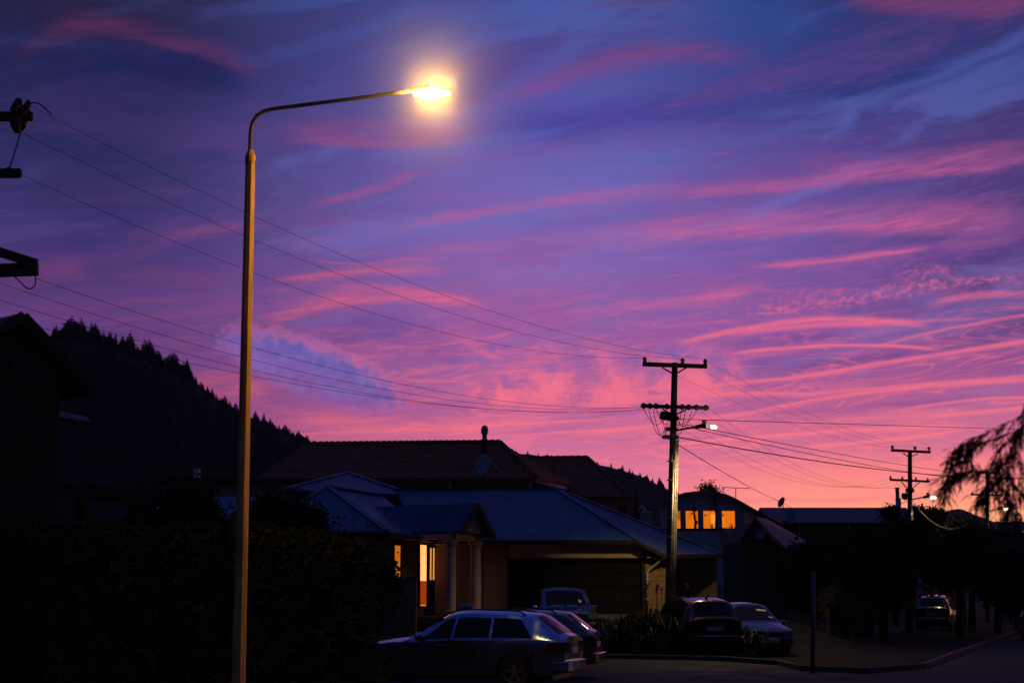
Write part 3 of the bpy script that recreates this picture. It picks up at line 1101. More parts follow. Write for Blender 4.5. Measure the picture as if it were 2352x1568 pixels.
s_of = lambda px: (on_wall(px, 1300) - wp).dot(wd)
zf = lambda py, px: on_wall(px, py).z
block_course(hs, wp + wn * 0.0, wp + wd * s_of(1003), FZ + 0.2, K1.z - 0.15, 0.39, 0.2,
             skip=[(s_of(900), s_of(917.5), zf(1327, 908), zf(1249, 908)), (s_of(958), s_of(1003), 0, 9)])
# porch: two round columns, beams, gable with shingles, roof
pa, pb = P(1034, 1396, 47.9), P(1092, 1396, 49.3)
pdir = Vector((pb.x - pa.x, pb.y - pa.y, 0)).normalized()
pn = Vector((pdir.y, -pdir.x, 0))
ga, gb, gp = P(1040, 1219, 47.7), P(1119, 1231, 49.3), P(1079, 1155, 48.5)
for c_ in (pa, pb):
    ztop = ga.z - 0.28
    col_ = MB().lathe((c_.x, c_.y, FZ + 0.06), (0, 0, 1), [(0.14, 0.185), (0.9, 0.185), (ztop - FZ - 0.30, 0.165)], 20).build('column', PLASTER, hs, smooth=True)
    MB().lathe((c_.x, c_.y, FZ), (0, 0, 1), [(0, 0.0), (0, 0.27), (0.09, 0.27), (0.10, 0.23), (0.2, 0.23), (0.22, 0.19)], 20).build('base', PLASTER, col_)
    MB().lathe((c_.x, c_.y, ztop - 0.24), (0, 0, 1), [(0, 0.17), (0.05, 0.20), (0.10, 0.20), (0.12, 0.25), (0.24, 0.25), (0.24, 0.0)], 20).build('capital', PLASTER, col_)
back = -pn * 3.6
zbm = ga.z - 0.03
for s_ in (pa, pb):
    a = Vector((s_.x, s_.y, zbm - 0.12))
    MB().bar(a, a + back, 0.26, 0.24).build('beam', PLASTER, hs)
MB().bar(Vector((pa.x, pa.y, zbm - 0.12)) + pdir * 0.14, Vector((pb.x, pb.y, zbm - 0.12)) - pdir * 0.14, 0.26, 0.24).build('beam', PLASTER, hs)
MB().prism([Vector((pa.x, pa.y, zbm + 0.003)), Vector((pb.x, pb.y, zbm + 0.003)), Vector((pb.x, pb.y, zbm + 0.003)) + back, Vector((pa.x, pa.y, zbm + 0.003)) + back], (0, 0, 0.02)).build('soffit', PLASTER, hs)
gtri = MB()
gtri.prism([ga + Vector((0.1, 0.1, 0.05)), gb + Vector((-0.08, -0.1, 0.12)), gp - Vector((0, 0, 0.06))], -pn * 0.12)
gt = gtri.build('gable', MORTAR, hs)
rows_ = 6
for r in range(rows_):
    f0, f1 = r / rows_, (r + 1) / rows_
    l0, r0 = ga.lerp(gp, f0), gb.lerp(gp, f0)
    l1, r1 = ga.lerp(gp, f1), gb.lerp(gp, f1)
    k = max(1, 5 - r)
    for i in range(k):
        q = [l0.lerp(r0, (i + 0.06) / k), l0.lerp(r0, (i + 0.94) / k), l1.lerp(r1, (i + 0.94) / k), l1.lerp(r1, (i + 0.06) / k)]
        q = [v + pn * 0.02 + Vector((0, 0, 0.03 if j < 2 else 0.012)) for j, v in enumerate(q)]
        MB().prism(q, pn * 0.02).build('shingle', mat('pale gable shingle', (0.42, 0.38, 0.38), 0.85, var=0.15), gt)
prf = MB()
ov = pn * 0.30
bk = -pn * 4.3
slab(prf, [gp + ov, gp + bk, ga + bk * 0.55, ga + ov], 0.08)
slab(prf, [gp + ov, gb + ov, gb + bk * 0.6, gp + bk], 0.08)
prr = prf.build('roof', BLUEROOF, hs, uvdir=pn)
for e_ in (ga, gb):
    MB().bar(gp + ov * 1.1 - Vector((0, 0, 0.09)), e_ + ov * 1.1 - Vector((0, 0, 0.09)), 0.05, 0.2).build('barge_board', DARKTRIM, prr)
MB().box((pa.x - 2.2, pa.y - 0.6, FZ - 0.2), (pb.x + 0.8, GW, FZ)).build('porch_floor', CONCRETE, hs)

# block gate pillar and low wall by the lit window
gpz = thing('garden_wall', 'low block garden wall ending in a square capped pillar below the narrow lit window', 'wall', P(946, 1395, 44.9))
c_ = P(946, 1395, 44.9)
top_ = P(946, 1328, 44.9).z
MB().box((c_.x - 0.14, c_.y - 0.14, 0.4), (c_.x + 0.14, c_.y + 0.14, top_)).build('pillar', BRICK, gpz)
MB().box((c_.x - 0.18, c_.y - 0.18, top_ + 0.002), (c_.x + 0.18, c_.y + 0.18, top_ + 0.05)).build('cap', CONCRETE, gpz, bevel=0.012)
MB().box((c_.x - 0.95, c_.y - 0.09, 0.4), (c_.x - 0.145, c_.y + 0.09, top_ - 0.04)).build('wall_panel', BRICK, gpz)
MB().box((c_.x - 0.97, c_.y - 0.12, top_ - 0.038), (c_.x - 0.146, c_.y + 0.12, top_ + 0.005)).build('coping', CONCRETE, gpz, bevel=0.01)

# --- terracotta house behind
ht_ = thing('tiled_house', 'large two storey house with terracotta tiled hip roof and veranda behind the blue roof', 'house', (P(940, 1400, 82).x, 82, gz(-4, 82)))
gh = gz(-4, 82)


def tiled_slope(b, top_l, top_r, bot_l, bot_r, course=0.32, tile=0.30):
    """Roll tiles: wavy courses, each lapping the one below."""
    sl_ = ((bot_l - top_l).length + (bot_r - top_r).length) / 2
    nc = max(2, int(sl_ / course))
    nrm = (top_r - top_l).cross(bot_l - top_l).normalized()
    if nrm.z < 0:
        nrm = -nrm
    for r in range(nc):
        f0, f1 = r / nc, (r + 1.12) / nc
        a0, b0 = top_l.lerp(bot_l, f0), top_r.lerp(bot_r, f0)
        a1, b1 = top_l.lerp(bot_l, min(1.02, f1)), top_r.lerp(bot_r, min(1.02, f1))
        wn_ = max(1, int((b1 - a1).length / tile)) * 4
        up, lo = [], []
        for i in range(wn_ + 1):
            t = i / wn_
            h = 0.03 * (0.5 + 0.5 * math.cos(2 * math.pi * i / 4))
            up.append(a0.lerp(b0, t) + nrm * (h + 0.0))
            lo.append(a1.lerp(b1, t) + nrm * (h + 0.045))
        b.grid([up, lo, [v - nrm * 0.045 for v in lo]])


R1, R2 = P(700, 1021, 84), P(1147, 1016.5, 84)
L1, L3 = P(588, 1099, 79.5), P(1232, 1098, 79.5)
L4 = P(1310, 1112, 87.0)
bk_l, bk_r = Vector((L1.x, 90.0, L1.z)), Vector((L4.x, 90.0, L1.z))
rb = MB()
slab(rb, [R1, R2, L3, L1], 0.12)
slab(rb, [R2, L4, L3], 0.12)
slab(rb, [R1, L1, bk_l], 0.12)
slab(rb, [R1, bk_l, bk_r, R2], 0.12)
slab(rb, [R2, bk_r, L4], 0.12)
rfb = rb.build('roof', TERRA, ht_)
tb = MB()
tiled_slope(tb, R1, R2, L1, L3)
tiled_slope(tb, R2, R2 + Vector((0.02, 0.02, 0)), L3, L4)
tb.build('roof_tile', TERRA, rfb, kind='stuff')
nr = 34
for i in range(nr):
    a, b2 = R1.lerp(R2, i / nr), R1.lerp(R2, (i + 1.06) / nr)
    MB().tube([a + Vector((0, 0, 0.05)), b2 + Vector((0, 0, 0.09))], [0.12, 0.14], 8).build('ridge_tile', TERRA, rfb)
for i in range(16):
    a, b2 = R2.lerp(L3, i / 16), R2.lerp(L3, (i + 1.06) / 16)
    MB().tube([a + Vector((0, 0, 0.07)), b2 + Vector((0, 0, 0.11))], [0.12, 0.14], 8).build('ridge_tile', TERRA, rfb)
# second, lower roof to the right
S1, S2 = P(1160, 1053.5, 94), P(1347, 1052, 94)
S3, S4 = P(1150, 1139, 88.5), P(1446, 1141, 88.5)
sb = MB()
slab(sb, [S1, S2, S4, S3], 0.12)
slab(sb, [S2, Vector((S4.x, 99, S4.z)), S4], 0.12)
slab(sb, [S1, Vector((S3.x, 99, S4.z)), Vector((S4.x, 99, S4.z)), S2], 0.12)
rfs = sb.build('roof', TERRA, ht_)
tb = MB()
tiled_slope(tb, S1, S2, S3, S4)
tb.build('roof_tile', TERRA, rfs, kind='stuff')
for i in range(12):
    a, b2 = S1.lerp(S2, i / 12), S1.lerp(S2, (i + 1.06) / 12)
    MB().tube([a + Vector((0, 0, 0.05)), b2 + Vector((0, 0, 0.09))], [0.12, 0.14], 8).build('ridge_tile', TERRA, rfs)
for i in range(18):
    a, b2 = S2.lerp(S4, i / 18), S2.lerp(S4, (i + 1.06) / 18)
    MB().tube([a + Vector((0, 0, 0.07)), b2 + Vector((0, 0, 0.11))], [0.12, 0.14], 8).build('ridge_tile', TERRA, rfs)
xw0, xw1 = P(372, 1100, 80.4).x, P(925, 1100, 80.4).x
WB_ = mat('pale grey weatherboard', (0.66, 0.66, 0.70), 0.8, var=0.1)
one_wall((xw0, 80.4), (xw1, 80.4), gh - 0.5, L1.z - 0.14, WB_, ht_)
one_wall((xw1, 83.0), (L4.x - 1.0, 83.0), gh - 0.5, L1.z - 0.14, WB_, ht_)
one_wall((xw0, 90.0), (xw0, 80.6), gh - 0.5, L1.z - 0.14, WB_, ht_)
one_wall((S3.x, 89.3), (S4.x - 0.5, 89.3), gh - 0.5, S3.z - 0.14, WHITEPAINT, ht_)
one_wall((S4.x - 0.66, 89.5), (S4.x - 0.66, 99), gh - 0.5, S3.z - 0.14, WHITEPAINT, ht_)
c_ = P(1430, 1172, 89.25)
wnd = MB().box((c_.x - 0.33, c_.y - 0.04, c_.z - 0.42), (c_.x + 0.33, c_.y + 0.0, c_.z + 0.42)).build('window', WHITEPAINT, ht_)
for k in (-1, 1):
    MB().box((c_.x + k * 0.15 - 0.13, c_.y - 0.06, c_.z - 0.36), (c_.x + k * 0.15 + 0.13, c_.y - 0.042, c_.z + 0.36)).build('pane', GLASS, wnd)
# lower-left wing roof line of the pale wall
fl = MB().box((xw0 - 0.3, 79.6, L1.z - 0.12), (L1.x, 81.5, L1.z + 0.02))
fl.build('eave', DARKTRIM, ht_)
# veranda
f0, f1 = P(925, 1101, 79.7), P(1222, 1100, 79.7)
MB().bar((f0.x, 79.75, f0.z), (f1.x, 79.75, f0.z), 0.12, 0.17).build('fascia', WHITEPAINT, ht_)
MB().bar((f1.x, 79.9, f0.z), (P(1300, 1112, 86).x, 86, f0.z), 0.12, 0.17).build('fascia', WHITEPAINT, ht_)
for px, D in ((1034, 79.75), (1219, 79.75), (1271, 83.0)):
    t = P(px, 1104, D)
    MB().box((t.x - 0.075, D - 0.07, gh), (t.x + 0.075, D + 0.07, f0.z - 0.087)).build('veranda_post', WHITEPAINT, ht_)
MB().box((f0.x, 80.0, P(1100, 1150, 80).z - 0.15), (f1.x, 83.0, P(1100, 1150, 80).z)).build('veranda_floor', DARKTRIM, ht_)
# flue on the front slope
fb = P(1113, 1052, 80.6)
ft = P(1113, 975, 80.6)
fu = MB().tube([fb - Vector((0, 0, 0.6)), P(1113, 1013, 80.6)], 0.19, 14).build('chimney', DARKTRIM, ht_, smooth=True)
MB().lathe((fb.x, fb.y, P(1113, 1013, 80.6).z), (0, 0, 1), [(0, 0.19), (0.02, 0.23), (0.08, 0.23), (0.1, 0.14), (0.42, 0.14), (0.44, 0.21), (0.70, 0.21), (0.88, 0.13), (0.92, 0.0)], 16).build('chimney_cowl', GALV, fu, smooth=False)
# small roof vent box at the left of that roof
vb_ = P(452, 1088, 81)
MB().box((vb_.x - 0.17, vb_.y - 0.17, L1.z - 0.1), (vb_.x + 0.17, vb_.y + 0.17, P(452, 1076, 81).z)).build('roof_vent', WHITEPAINT, ht_, bevel=0.02)


def dish(name, c, r, face, label, pole_to=None, m=GREYWALL, group=None):
    t = thing(name, label, 'satellite dish', c, group)
    f = Vector(face).normalized()
    MB().lathe(c, f, [(0.0, 0.001), (0.02, r * 0.45), (0.06, r * 0.75), (0.12, r), (0.10, r * 1.02), (0.04, r * 0.76), (-0.02, 0.001)], 24).build('reflector', m, t, smooth=True)
    MB().tube([c + Vector((0, 0, -r * 0.9)) + f * 0.05, c + f * r * 0.95 + Vector((0, 0, -0.08))], 0.018, 6).build('feed_arm', DARKTRIM, t)
    MB().tube([c + f * r * 0.95 + Vector((0, 0, -0.1)), c + f * r * 0.8 + Vector((0, 0, -0.02))], 0.045, 8).build('receiver', WHITEPAINT, t)
    if pole_to is not None:
        MB().tube([c - f * 0.05, Vector(pole_to)], 0.03, 8).build('mast', GALV, t)
    return t


dc = P(1113, 1069, 78.6)
ds = dish('satellite_dish', dc, 0.62, (-0.80, -0.62, 0.30), 'large grey satellite dish on tall wire struts in front of the terracotta roof', P(1113, 1100, 78.9), mat('pale grey dish', (0.42, 0.44, 0.48), 0.5, var=0.05))
top_ = P(1110, 1041, 79.0)
for px in (1085, 1153):
    MB().tube([top_, P(px, 1085, 79.0)], 0.028, 6).build('strut', WHITEPAINT, ds)

# --- chimney and conifer between
wc = thing('louvred_chimney', 'white louvred chimney with a round metal cowl beside the power pole', 'chimney', P(1485, 1205, 70))
x0, x1 = P(1471, 1190, 70).x, P(1497, 1190, 70).x
za, zb2 = P(1480, 1215, 70).z, P(1480, 1174, 70).z
MB().box((x0 + 0.03, 70.03, 0.3), (x1 - 0.03, 70.5, zb2)).build('stack', WHITEPAINT, wc)
for k in range(7):
    z = za + (zb2 - za) * (k + 0.5) / 7
    MB().obox(Vector(((x0 + x1) / 2, 70.0, z)), Vector(((x1 - x0) / 2, 0, 0)), Vector((0, 0.035, -0.03)), Vector((0, 0.01, 0.012))).build('slat', WHITEPAINT, wc)
cc_ = P(1474, 1174, 70.2)
MB().lathe((cc_.x, 70.2, zb2), (0, 0, 1), [(0, 0.10), (0.10, 0.10), (0.10, 0.19), (0.16, 0.19), (0.30, 0.05), (0.38, 0.03), (0.38, 0)], 16).build('cowl', GALV, wc)

# --- barrel roofed house with three lit windows
DB = 95.0
hb = thing('barrel_roof_house', 'blue grey house with a curved barrel roof and a row of bright orange windows', 'house', P(1620, 1400, DB))
arc = [(1516, 1161), (1532, 1150), (1549, 1141), (1570, 1134), (1595, 1130.5), (1620, 1130.5), (1645, 1132.5), (1668, 1138), (1690, 1148), (1712, 1161)]
top = [P(x, y, DB) for x, y in arc]
fa = MB()
fa.prism(top + [P(1706, 1222, DB), P(1520, 1222, DB)], (0, 0.25, 0))
fa.build('wall', SLATEWALL, hb)
rr = MB()
sh = Vector((4.3, 9.5, -0.95))
front = [p + Vector((0, -0.45, 0.06)) for p in top]
rr.grid([front, [p + sh for p in front]])
rr.grid([[p + Vector((0, 0, -0.14)) for p in front], [p + sh + Vector((0, 0, -0.14)) for p in front]])
rr.grid([front, [p + Vector((0, 0, -0.14)) for p in front]])
rr.build('roof', BARREL, hb, uvdir=(1, 0, 0))
sw = MB()
c0 = P(1707, 1164, DB)
vwall(sw, (c0.x, DB + 0.1), (c0.x + 4.2, DB + 9.3), P(1707, 1280, DB).z - 2, c0.z - 0.2)
sw.build('wall', mat('dull mauve weatherboard', (0.42, 0.36, 0.37), 0.8, var=0.12), hb)
for (wx0, wx1, m_) in ((1549, 1562, LITROOM3), (1575.5, 1602.5, LITROOM), (1616, 1643.5, LITROOM), (1659, 1687, LITROOM)):
    a, b2 = P(wx0, 1216, DB), P(wx1, 1173, DB)
    fr = MB()
    for q in (((a.x - .07, b2.z), (b2.x + .07, b2.z + .07)), ((a.x - .07, a.z - .07), (b2.x + .07, a.z)), ((a.x - .07, a.z), (a.x, b2.z)), ((b2.x, a.z), (b2.x + .07, b2.z))):
        fr.box((q[0][0], DB - 0.07, q[0][1]), (q[1][0], DB - 0.005, q[1][1]))
    f_ = fr.build('window', SLATEWALL, hb)
    MB().box((a.x, DB - 0.03, a.z), (b2.x, DB - 0.012, b2.z)).build('pane', m_, f_)
    wd_ = b2.x - a.x
    hh = b2.z - a.z
    if wx0 == 1616:
        MB().box((a.x + wd_ * .62, DB - 0.036, a.z), (a.x + wd_ * .98, DB - 0.032, a.z + hh * .83)).build('inner_door', LITROOM2, f_)
        MB().box((a.x + wd_ * .05, DB - 0.036, a.z + hh * .74), (a.x + wd_ * .28, DB - 0.032, a.z + hh * .79)).build('picture_rail', TIMBER, f_)
    if wx0 == 1549:
        MB().box((a.x, DB - 0.036, a.z), (b2.x, DB - 0.032, a.z + hh * .52)).build('inner_wall', LITROOM, f_)
    if wx0 == 1659:
        MB().box((a.x + wd_ * .04, DB - 0.036, a.z + hh * .1), (a.x + wd_ * .10, DB - 0.032, a.z + hh * .72)).build('inner_door', LITROOM2, f_)
        MB().box((a.x + wd_ * .02, DB - 0.037, a.z + hh * .72), (a.x + wd_ * .14, DB - 0.0325, a.z + hh * .82)).build('picture_rail', TIMBER, f_)
    if wx0 == 1575.5:
        MB().box((a.x + wd_ * .88, DB - 0.036, a.z + hh * .3), (a.x + wd_ * .98, DB - 0.032, a.z + hh * .5)).build('picture_rail', TIMBER, f_)
cpp = P(1707, 1216, DB)
MB().box((cpp.x - 0.12, DB - 0.06, cpp.z), (cpp.x + 0.06, DB + 0.08, P(1707, 1170, DB).z)).build('corner_post', PLASTER, hb)
# deck in front of the windows and the rendered gable below it
da, db_ = P(1520, 1217, 90), P(1700, 1219, 90)
MB().box((da.x, 88.0, da.z - 0.16), (db_.x, DB - 0.02, da.z)).build('deck', TIMBER, hb)
MB().bar(P(1510, 1214, 88.2), P(1660, 1214, 88.2), 0.06, 0.06).build('deck_rail', DARKTRIM, hb)
gw = thing('rendered_house', 'grey rendered house end with pale sloping barge board and red roof below the orange windows', 'house', P(1620, 1420, 80))
gwm = MB()
gwm.prism([P(1500, 1219, 80), P(1655, 1219, 80), P(1726, 1280, 80), Vector((P(1726, 1280, 80).x, 80, 0)), Vector((P(1500, 1280, 80).x, 80, 0))], (0, 0.3, 0))
gwm.build('wall', GREYWALL, gw)
MB().bar(P(1652, 1213, 79.8), P(1730, 1282, 79.8), 0.10, 0.26).build('barge_board', mat('pale barge paint', (0.30, 0.36, 0.44), 0.6, var=0.05), gw)
rrf = MB()
slab(rrf, [P(1655, 1211, 80), P(1740, 1218, 87), P(1800, 1285, 87), P(1730, 1281, 80)], 0.1)
rrf.build('roof', REDROOF, gw)
a, b2 = P(1642, 1358, 79.95), P(1675, 1304, 79.95)
rdm = MB().box((a.x, 79.94, a.z), (b2.x, 79.99, b2.z)).build('roller_door', SLATEWALL, gw)
for k in range(8):
    z = a.z + (b2.z - a.z) * (k + 0.5) / 8
    MB().box((a.x + 0.01, 79.915, z - 0.06), (b2.x - 0.01, 79.938, z + 0.06)).build('slat', SLATEWALL, rdm)

# --- small dark gabled outbuilding with dish
ob = thing('outbuilding', 'small dark gabled outbuilding with a steep grey roof and a satellite dish by it', 'building', P(1790, 1400, 70))
om = MB()
pk_, pk2 = P(1734, 1187, 68), P(1760, 1190, 76)
slab(om, [pk_, pk2, P(1870, 1252, 76), P(1812, 1266, 68)], 0.1)
slab(om, [pk_, P(1700, 1240, 68), P(1712, 1236, 76), pk2], 0.1)
om.build('roof', GREYROOF, ob, uvdir=(0, 1, 0))
om = MB()
om.prism([P(1735, 1195, 68.6), P(1804, 1266, 68.6), Vector((P(1804, 1266, 68.6).x, 68.6, 0)), Vector((P(1706, 1266, 68.6).x, 68.6, 0)), P(1706, 1240, 68.6)], (0, 6.5, 0))
om.build('wall', mat('dark stained boards', (0.06, 0.055, 0.05), 0.85, var=0.25), ob)
dish('satellite_dish', P(1749, 1227, 67.6), 0.27, (-0.72, -0.66, 0.2), 'pale blue satellite dish on the wall of the small dark outbuilding', P(1752, 1240, 68.5), mat('pale blue enamel', (0.20, 0.27, 0.38), 0.5, var=0.05))

# --- long low house on the skyline
DL = 108.0
lh = thing('long_house', 'long low house on the skyline with grey iron roof, pale gutter and boarded wall', 'house', P(1930, 1400, DL))
q0, q1 = P(1745, 1165, DL + 5), P(2080, 1165, DL + 5)
e0, e1 = P(1770, 1197, DL), P(2120, 1198, DL)
lm = MB()
slab(lm, [q0, q1, e1, e0], 0.12)
slab(lm, [q0, Vector((e0.x, DL + 10, e0.z)), Vector((e1.x, DL + 10, e1.z)), q1], 0.12)
lm.build('roof', GREYROOF, lh, uvdir=(1, 0, 0))
MB().bar(P(1812, 1197.5, DL - 0.1), P(2095, 1198.5, DL - 0.1), 0.12, 0.13).build('gutter', WHITEPAINT, lh)
lm = MB()
vwall(lm, (e0.x + 0.6, DL + 0.7), (e1.x - 0.6, DL + 0.7), 0, e0.z - 0.12)
lm.build('wall', mat('dark boarded wall', (0.07, 0.065, 0.07), 0.85, var=0.2), lh)
for k in range(22):
    z = e0.z - 0.35 - k * 0.19
    MB().obox(Vector(((e0.x + e1.x) / 2, DL + 0.68, z)), Vector(((e1.x - e0.x) / 2 - 0.62, 0, 0)), Vector((0, 0.012, 0.004)), Vector((0, -0.008, 0.088))).build('plank', MATS['dark boarded wall'], lh)
MB().tube([P(1836, 1200, DL - 0.05), P(1836, 1240, DL + 0.5)], 0.05, 8).build('downpipe', WHITEPAINT, lh)
for px in (1880, 1912):
    a, b2 = P(px - 11, 1228, DL + 0.62), P(px + 11, 1204, DL + 0.62)
    f_ = MB().box((a.x, DL + 0.55, a.z), (b2.x, DL + 0.64, b2.z)).build('window', DARKTRIM, lh)
    MB().box((a.x + .06, DL + 0.53, a.z + .06), (b2.x - .06, DL + 0.548, b2.z - .06)).build('pane', GLASS, f_)
cb = P(1820, 1196, DL)
ch_ = MB().box((cb.x - 0.28, DL + 0.4, cb.z - 0.2), (cb.x + 0.28, DL + 0.95, P(1820, 1168, DL).z)).build('chimney', mat('pale chimney paint', (0.34, 0.42, 0.55), 0.7, var=0.06), lh, bevel=0.02)
for k in range(5):
    z = cb.z + 0.05 + k * 0.17
    MB().box((cb.x - 0.30, DL + 0.38, z), (cb.x + 0.30, DL + 0.97, z + 0.05)).build('brick_course', MATS['pale chimney paint'], ch_)
fb = P(2063, 1168, DL + 3)
fl_ = MB().tube([fb - Vector((0, 0, 1)), P(2063, 1144, DL + 3)], 0.21, 12).build('flue', GALV, lh, smooth=True)
MB().lathe((fb.x, DL + 3, P(2063, 1144, DL + 3).z), (0, 0, 1), [(0, 0.21), (0, 0.15), (0.70, 0.15), (0.72, 0.19), (0.82, 0.19), (0.85, 0.0)], 12).build('flue_cap', GALV, fl_)
dish('satellite_dish', P(1797, 1154, DL + 2), 0.42, (-0.75, -0.3, 0.35), 'small dark satellite dish silhouetted on the roof left of the long low house', P(1800, 1168, DL + 3), DARKTRIM)
an = thing('television_antenna', 'thin horizontal television antenna on a short mast above the barrel roof', 'antenna', P(1690, 1138, 99))
MB().tube([P(1690, 1145, 99), P(1690, 1120, 99)], 0.03, 6).build('mast', DARKTRIM, an)
MB().tube([P(1658, 1118.5, 99), P(1722, 1121, 99)], 0.022, 6).build('boom', DARKTRIM, an)
for k in range(9):
    c_ = P(1662 + k * 7, 1118.8 + k * 0.3, 99)
    MB().tube([c_ - Vector((0.02, 0.35, 0)), c_ + Vector((0.02, 0.35, 0))], 0.012, 5).build('element', DARKTRIM, an)
# roofs at the right edge
rh = thing('far_house', 'dark low house with a blue wall beyond the farthest power pole at the picture edge', 'house', P(2330, 1400, 118))
rm = MB()
slab(rm, [P(2285, 1197, 120), P(2440, 1197, 120), P(2450, 1216, 115), P(2270, 1216, 115)], 0.12)
slab(rm, [P(2285, 1197, 120), P(2270, 1216, 126), P(2450, 1216, 126), P(2440, 1197, 120)], 0.12)
rm.build('roof', REDROOF, rh)
rm = MB()
a, b2 = P(2276, 1218, 116), P(2440, 1218, 116)
vwall(rm, (a.x, 116), (b2.x, 116), 0, a.z - 0.1)
rm.build('wall', mat('deep blue wall', (0.05, 0.10, 0.20), 0.7, var=0.1), rh)
rm = MB()
MB().tube([P(2344, 1197, 120), P(2344, 1190, 120)], 0.14, 8).build('flue', DARKTRIM, rh)

# --- timber house at the left edge
DH = 40.0
tl = thing('timber_house', 'tall dark timber house with a steep gable and raised deck at the left edge', 'house', P(60, 1400, DH))
zg = gz(P(60, 1400, DH).x, DH)
gpk, grt, glf = P(36, 721, 40), P(203, 893, 41.2), P(-190, 850, 37.5)
gdir = (grt - glf)
gdir.z = 0
gdir.normalize()
gnn = Vector((gdir.y, -gdir.x, 0))
tm = MB()
bkd = -gnn * 9
slab(tm, [gpk + gnn * 0.4, gpk + bkd, grt + bkd, grt + gnn * 0.4], 0.2)
slab(tm, [gpk + gnn * 0.4, glf + gnn * 0.4, glf + bkd, gpk + bkd], 0.2)
tr_ = tm.build('roof', GREYROOF, tl, uvdir=gnn)
for e_ in (grt, glf):
    MB().bar(gpk + gnn * 0.45 - Vector((0, 0, 0.12)), e_ + gnn * 0.45 - Vector((0, 0, 0.12)), 0.05, 0.28).build('barge_board', mat('weathered barge paint', (0.05, 0.045, 0.05), 0.8, var=0.2), tr_)
tm = MB()
gr2, gl2 = grt - gdir * 0.9, glf + gdir * 0.9
tm.prism([gpk - Vector((0, 0, 0.35)), gr2 + Vector((0, 0, 0.35)), Vector((gr2.x, gr2.y, 0)), Vector((gl2.x, gl2.y, 0)), gl2 + Vector((0, 0, 0.35))], bkd)
tm.build('wall', TIMBER, tl)
wlen = (gr2 - gl2).length
nb = 30
for k in range(nb):
    z = zg + 0.2 + k * (grt.z - zg) / nb
    a = Vector((gl2.x, gl2.y, z)) + gnn * 0.014
    b2 = Vector((gr2.x, gr2.y, z)) + gnn * 0.014
    MB().obox((a + b2) / 2, (b2 - a) / 2, gnn * 0.010, Vector((0, 0, 0.085)) + gnn * -0.008).build('plank', TIMBER, tl)
wv_ = gdir
for (px0, py0, px1, py1) in ((52, 1075, 92, 1000), (-20, 1090, 22, 1000), (20, 880, 62, 830)):
    d0 = P(px0, py0, 10) - EYE
    t0 = (gl2 - EYE + gnn * 0.03).dot(gnn) / d0.dot(gnn)
    a = EYE + d0 * t0
    d1 = P(px1, py1, 10) - EYE
    b2 = EYE + d1 * ((gl2 - EYE + gnn * 0.03).dot(gnn) / d1.dot(gnn))
    wd_ = (b2 - a).dot(gdir)
    mid = (a + b2) / 2
    f_ = MB().obox(mid, gdir * abs(wd_) / 2, gnn * 0.03, Vector((0, 0, (b2.z - a.z) / 2))).build('window', BLACKMETAL, tl)
    MB().obox(mid + gnn * 0.035, gdir * (abs(wd_) / 2 - 0.07), gnn * 0.004, Vector((0, 0, (b2.z - a.z) / 2 - 0.07))).build('pane', GLASS, f_)
# lean-to and deck
ln_ = MB()
slab(ln_, [P(100, 936, 43), P(200, 957, 43.8), P(208, 968, 42.3), P(96, 952, 41.5)], 0.1)
ln_.build('lean_to_roof', GREYROOF, tl, uvdir=gnn)
dl, drr = P(120, 1105, 44.0), P(360, 1121, 46.5)
dd = (drr - dl)
dd.z = 0
dd.normalize()
dn = Vector((dd.y, -dd.x, 0))
zd = drr.z - 0.0
dk = MB().prism([Vector((dl.x, dl.y, zd)), Vector((drr.x, drr.y, zd)), Vector((drr.x, drr.y, zd)) - dn * 3.2, Vector((dl.x, dl.y, zd)) - dn * 3.2], (0, 0, -0.06)).build('deck', TIMBER, tl)
for k in range(3):
    MB().bar(Vector((dl.x, dl.y, zd - 0.11 - 0.16 * k)) + dn * (0.03), Vector((drr.x, drr.y, zd - 0.11 - 0.16 * k)) + dn * 0.03, 0.05, 0.15).build('plank', TIMBER, dk)
MB().bar(P(298, 1157, 46.0), P(354, 1158, 46.6), 0.25, 0.45).build('deck_beam', TIMBER, tl)
for px in (316, 190):
    t = P(px, 1150, 46.2 if px > 200 else 45)
    MB().box((t.x - 0.14, t.y - 0.14, 0), (t.x + 0.14, t.y + 0.14, zd - 0.4)).build('deck_post', BLACKMETAL, tl)
rl = []
for px, py in ((166, 989), (269, 1006), (364, 1021)):
    D_ = 44.4 + (px - 166) / 198 * 2.1
    t = P(px, py, D_)
    rl.append(t)
    MB().tube([Vector((t.x, t.y, zd - 0.1)), t], 0.022, 8).build('railing_post', mat('dull rail steel', (0.06, 0.06, 0.065), 0.6, 0.2, var=0.1), tl)
for off_ in (0.0, 0.28):
    MB().tube([v - Vector((0, 0, off_)) for v in rl], 0.02, 8).build('handrail', MATS['dull rail steel'], tl)

# old lean-to with blue iron roof between the bushes
sd = thing('garden_shed', 'low blue iron roofed shed seen between the two dark bushes', 'shed', P(510, 1220, 54))
sm_ = MB()
slab(sm_, [P(455, 1141, 57), P(600, 1141, 57), P(612, 1192, 53), P(445, 1192, 53)], 0.08)
sm_.build('roof', BLUEROOF, sd, uvdir=(1, 0, 0))
sm_ = MB()
a, b2 = P(460, 1195, 53.5), P(600, 1195, 53.5)
sm_.box((a.x, 53.6, 0), (b2.x, 57.5, a.z))
sm_.build('wall', GREYWALL, sd)

# ------------------------------------------------------------------ street lamps and power poles
LAMPCOL = (1.0, 0.60, 0.20)


def bulb(name, col, strength):
    return glow(name, col, strength)


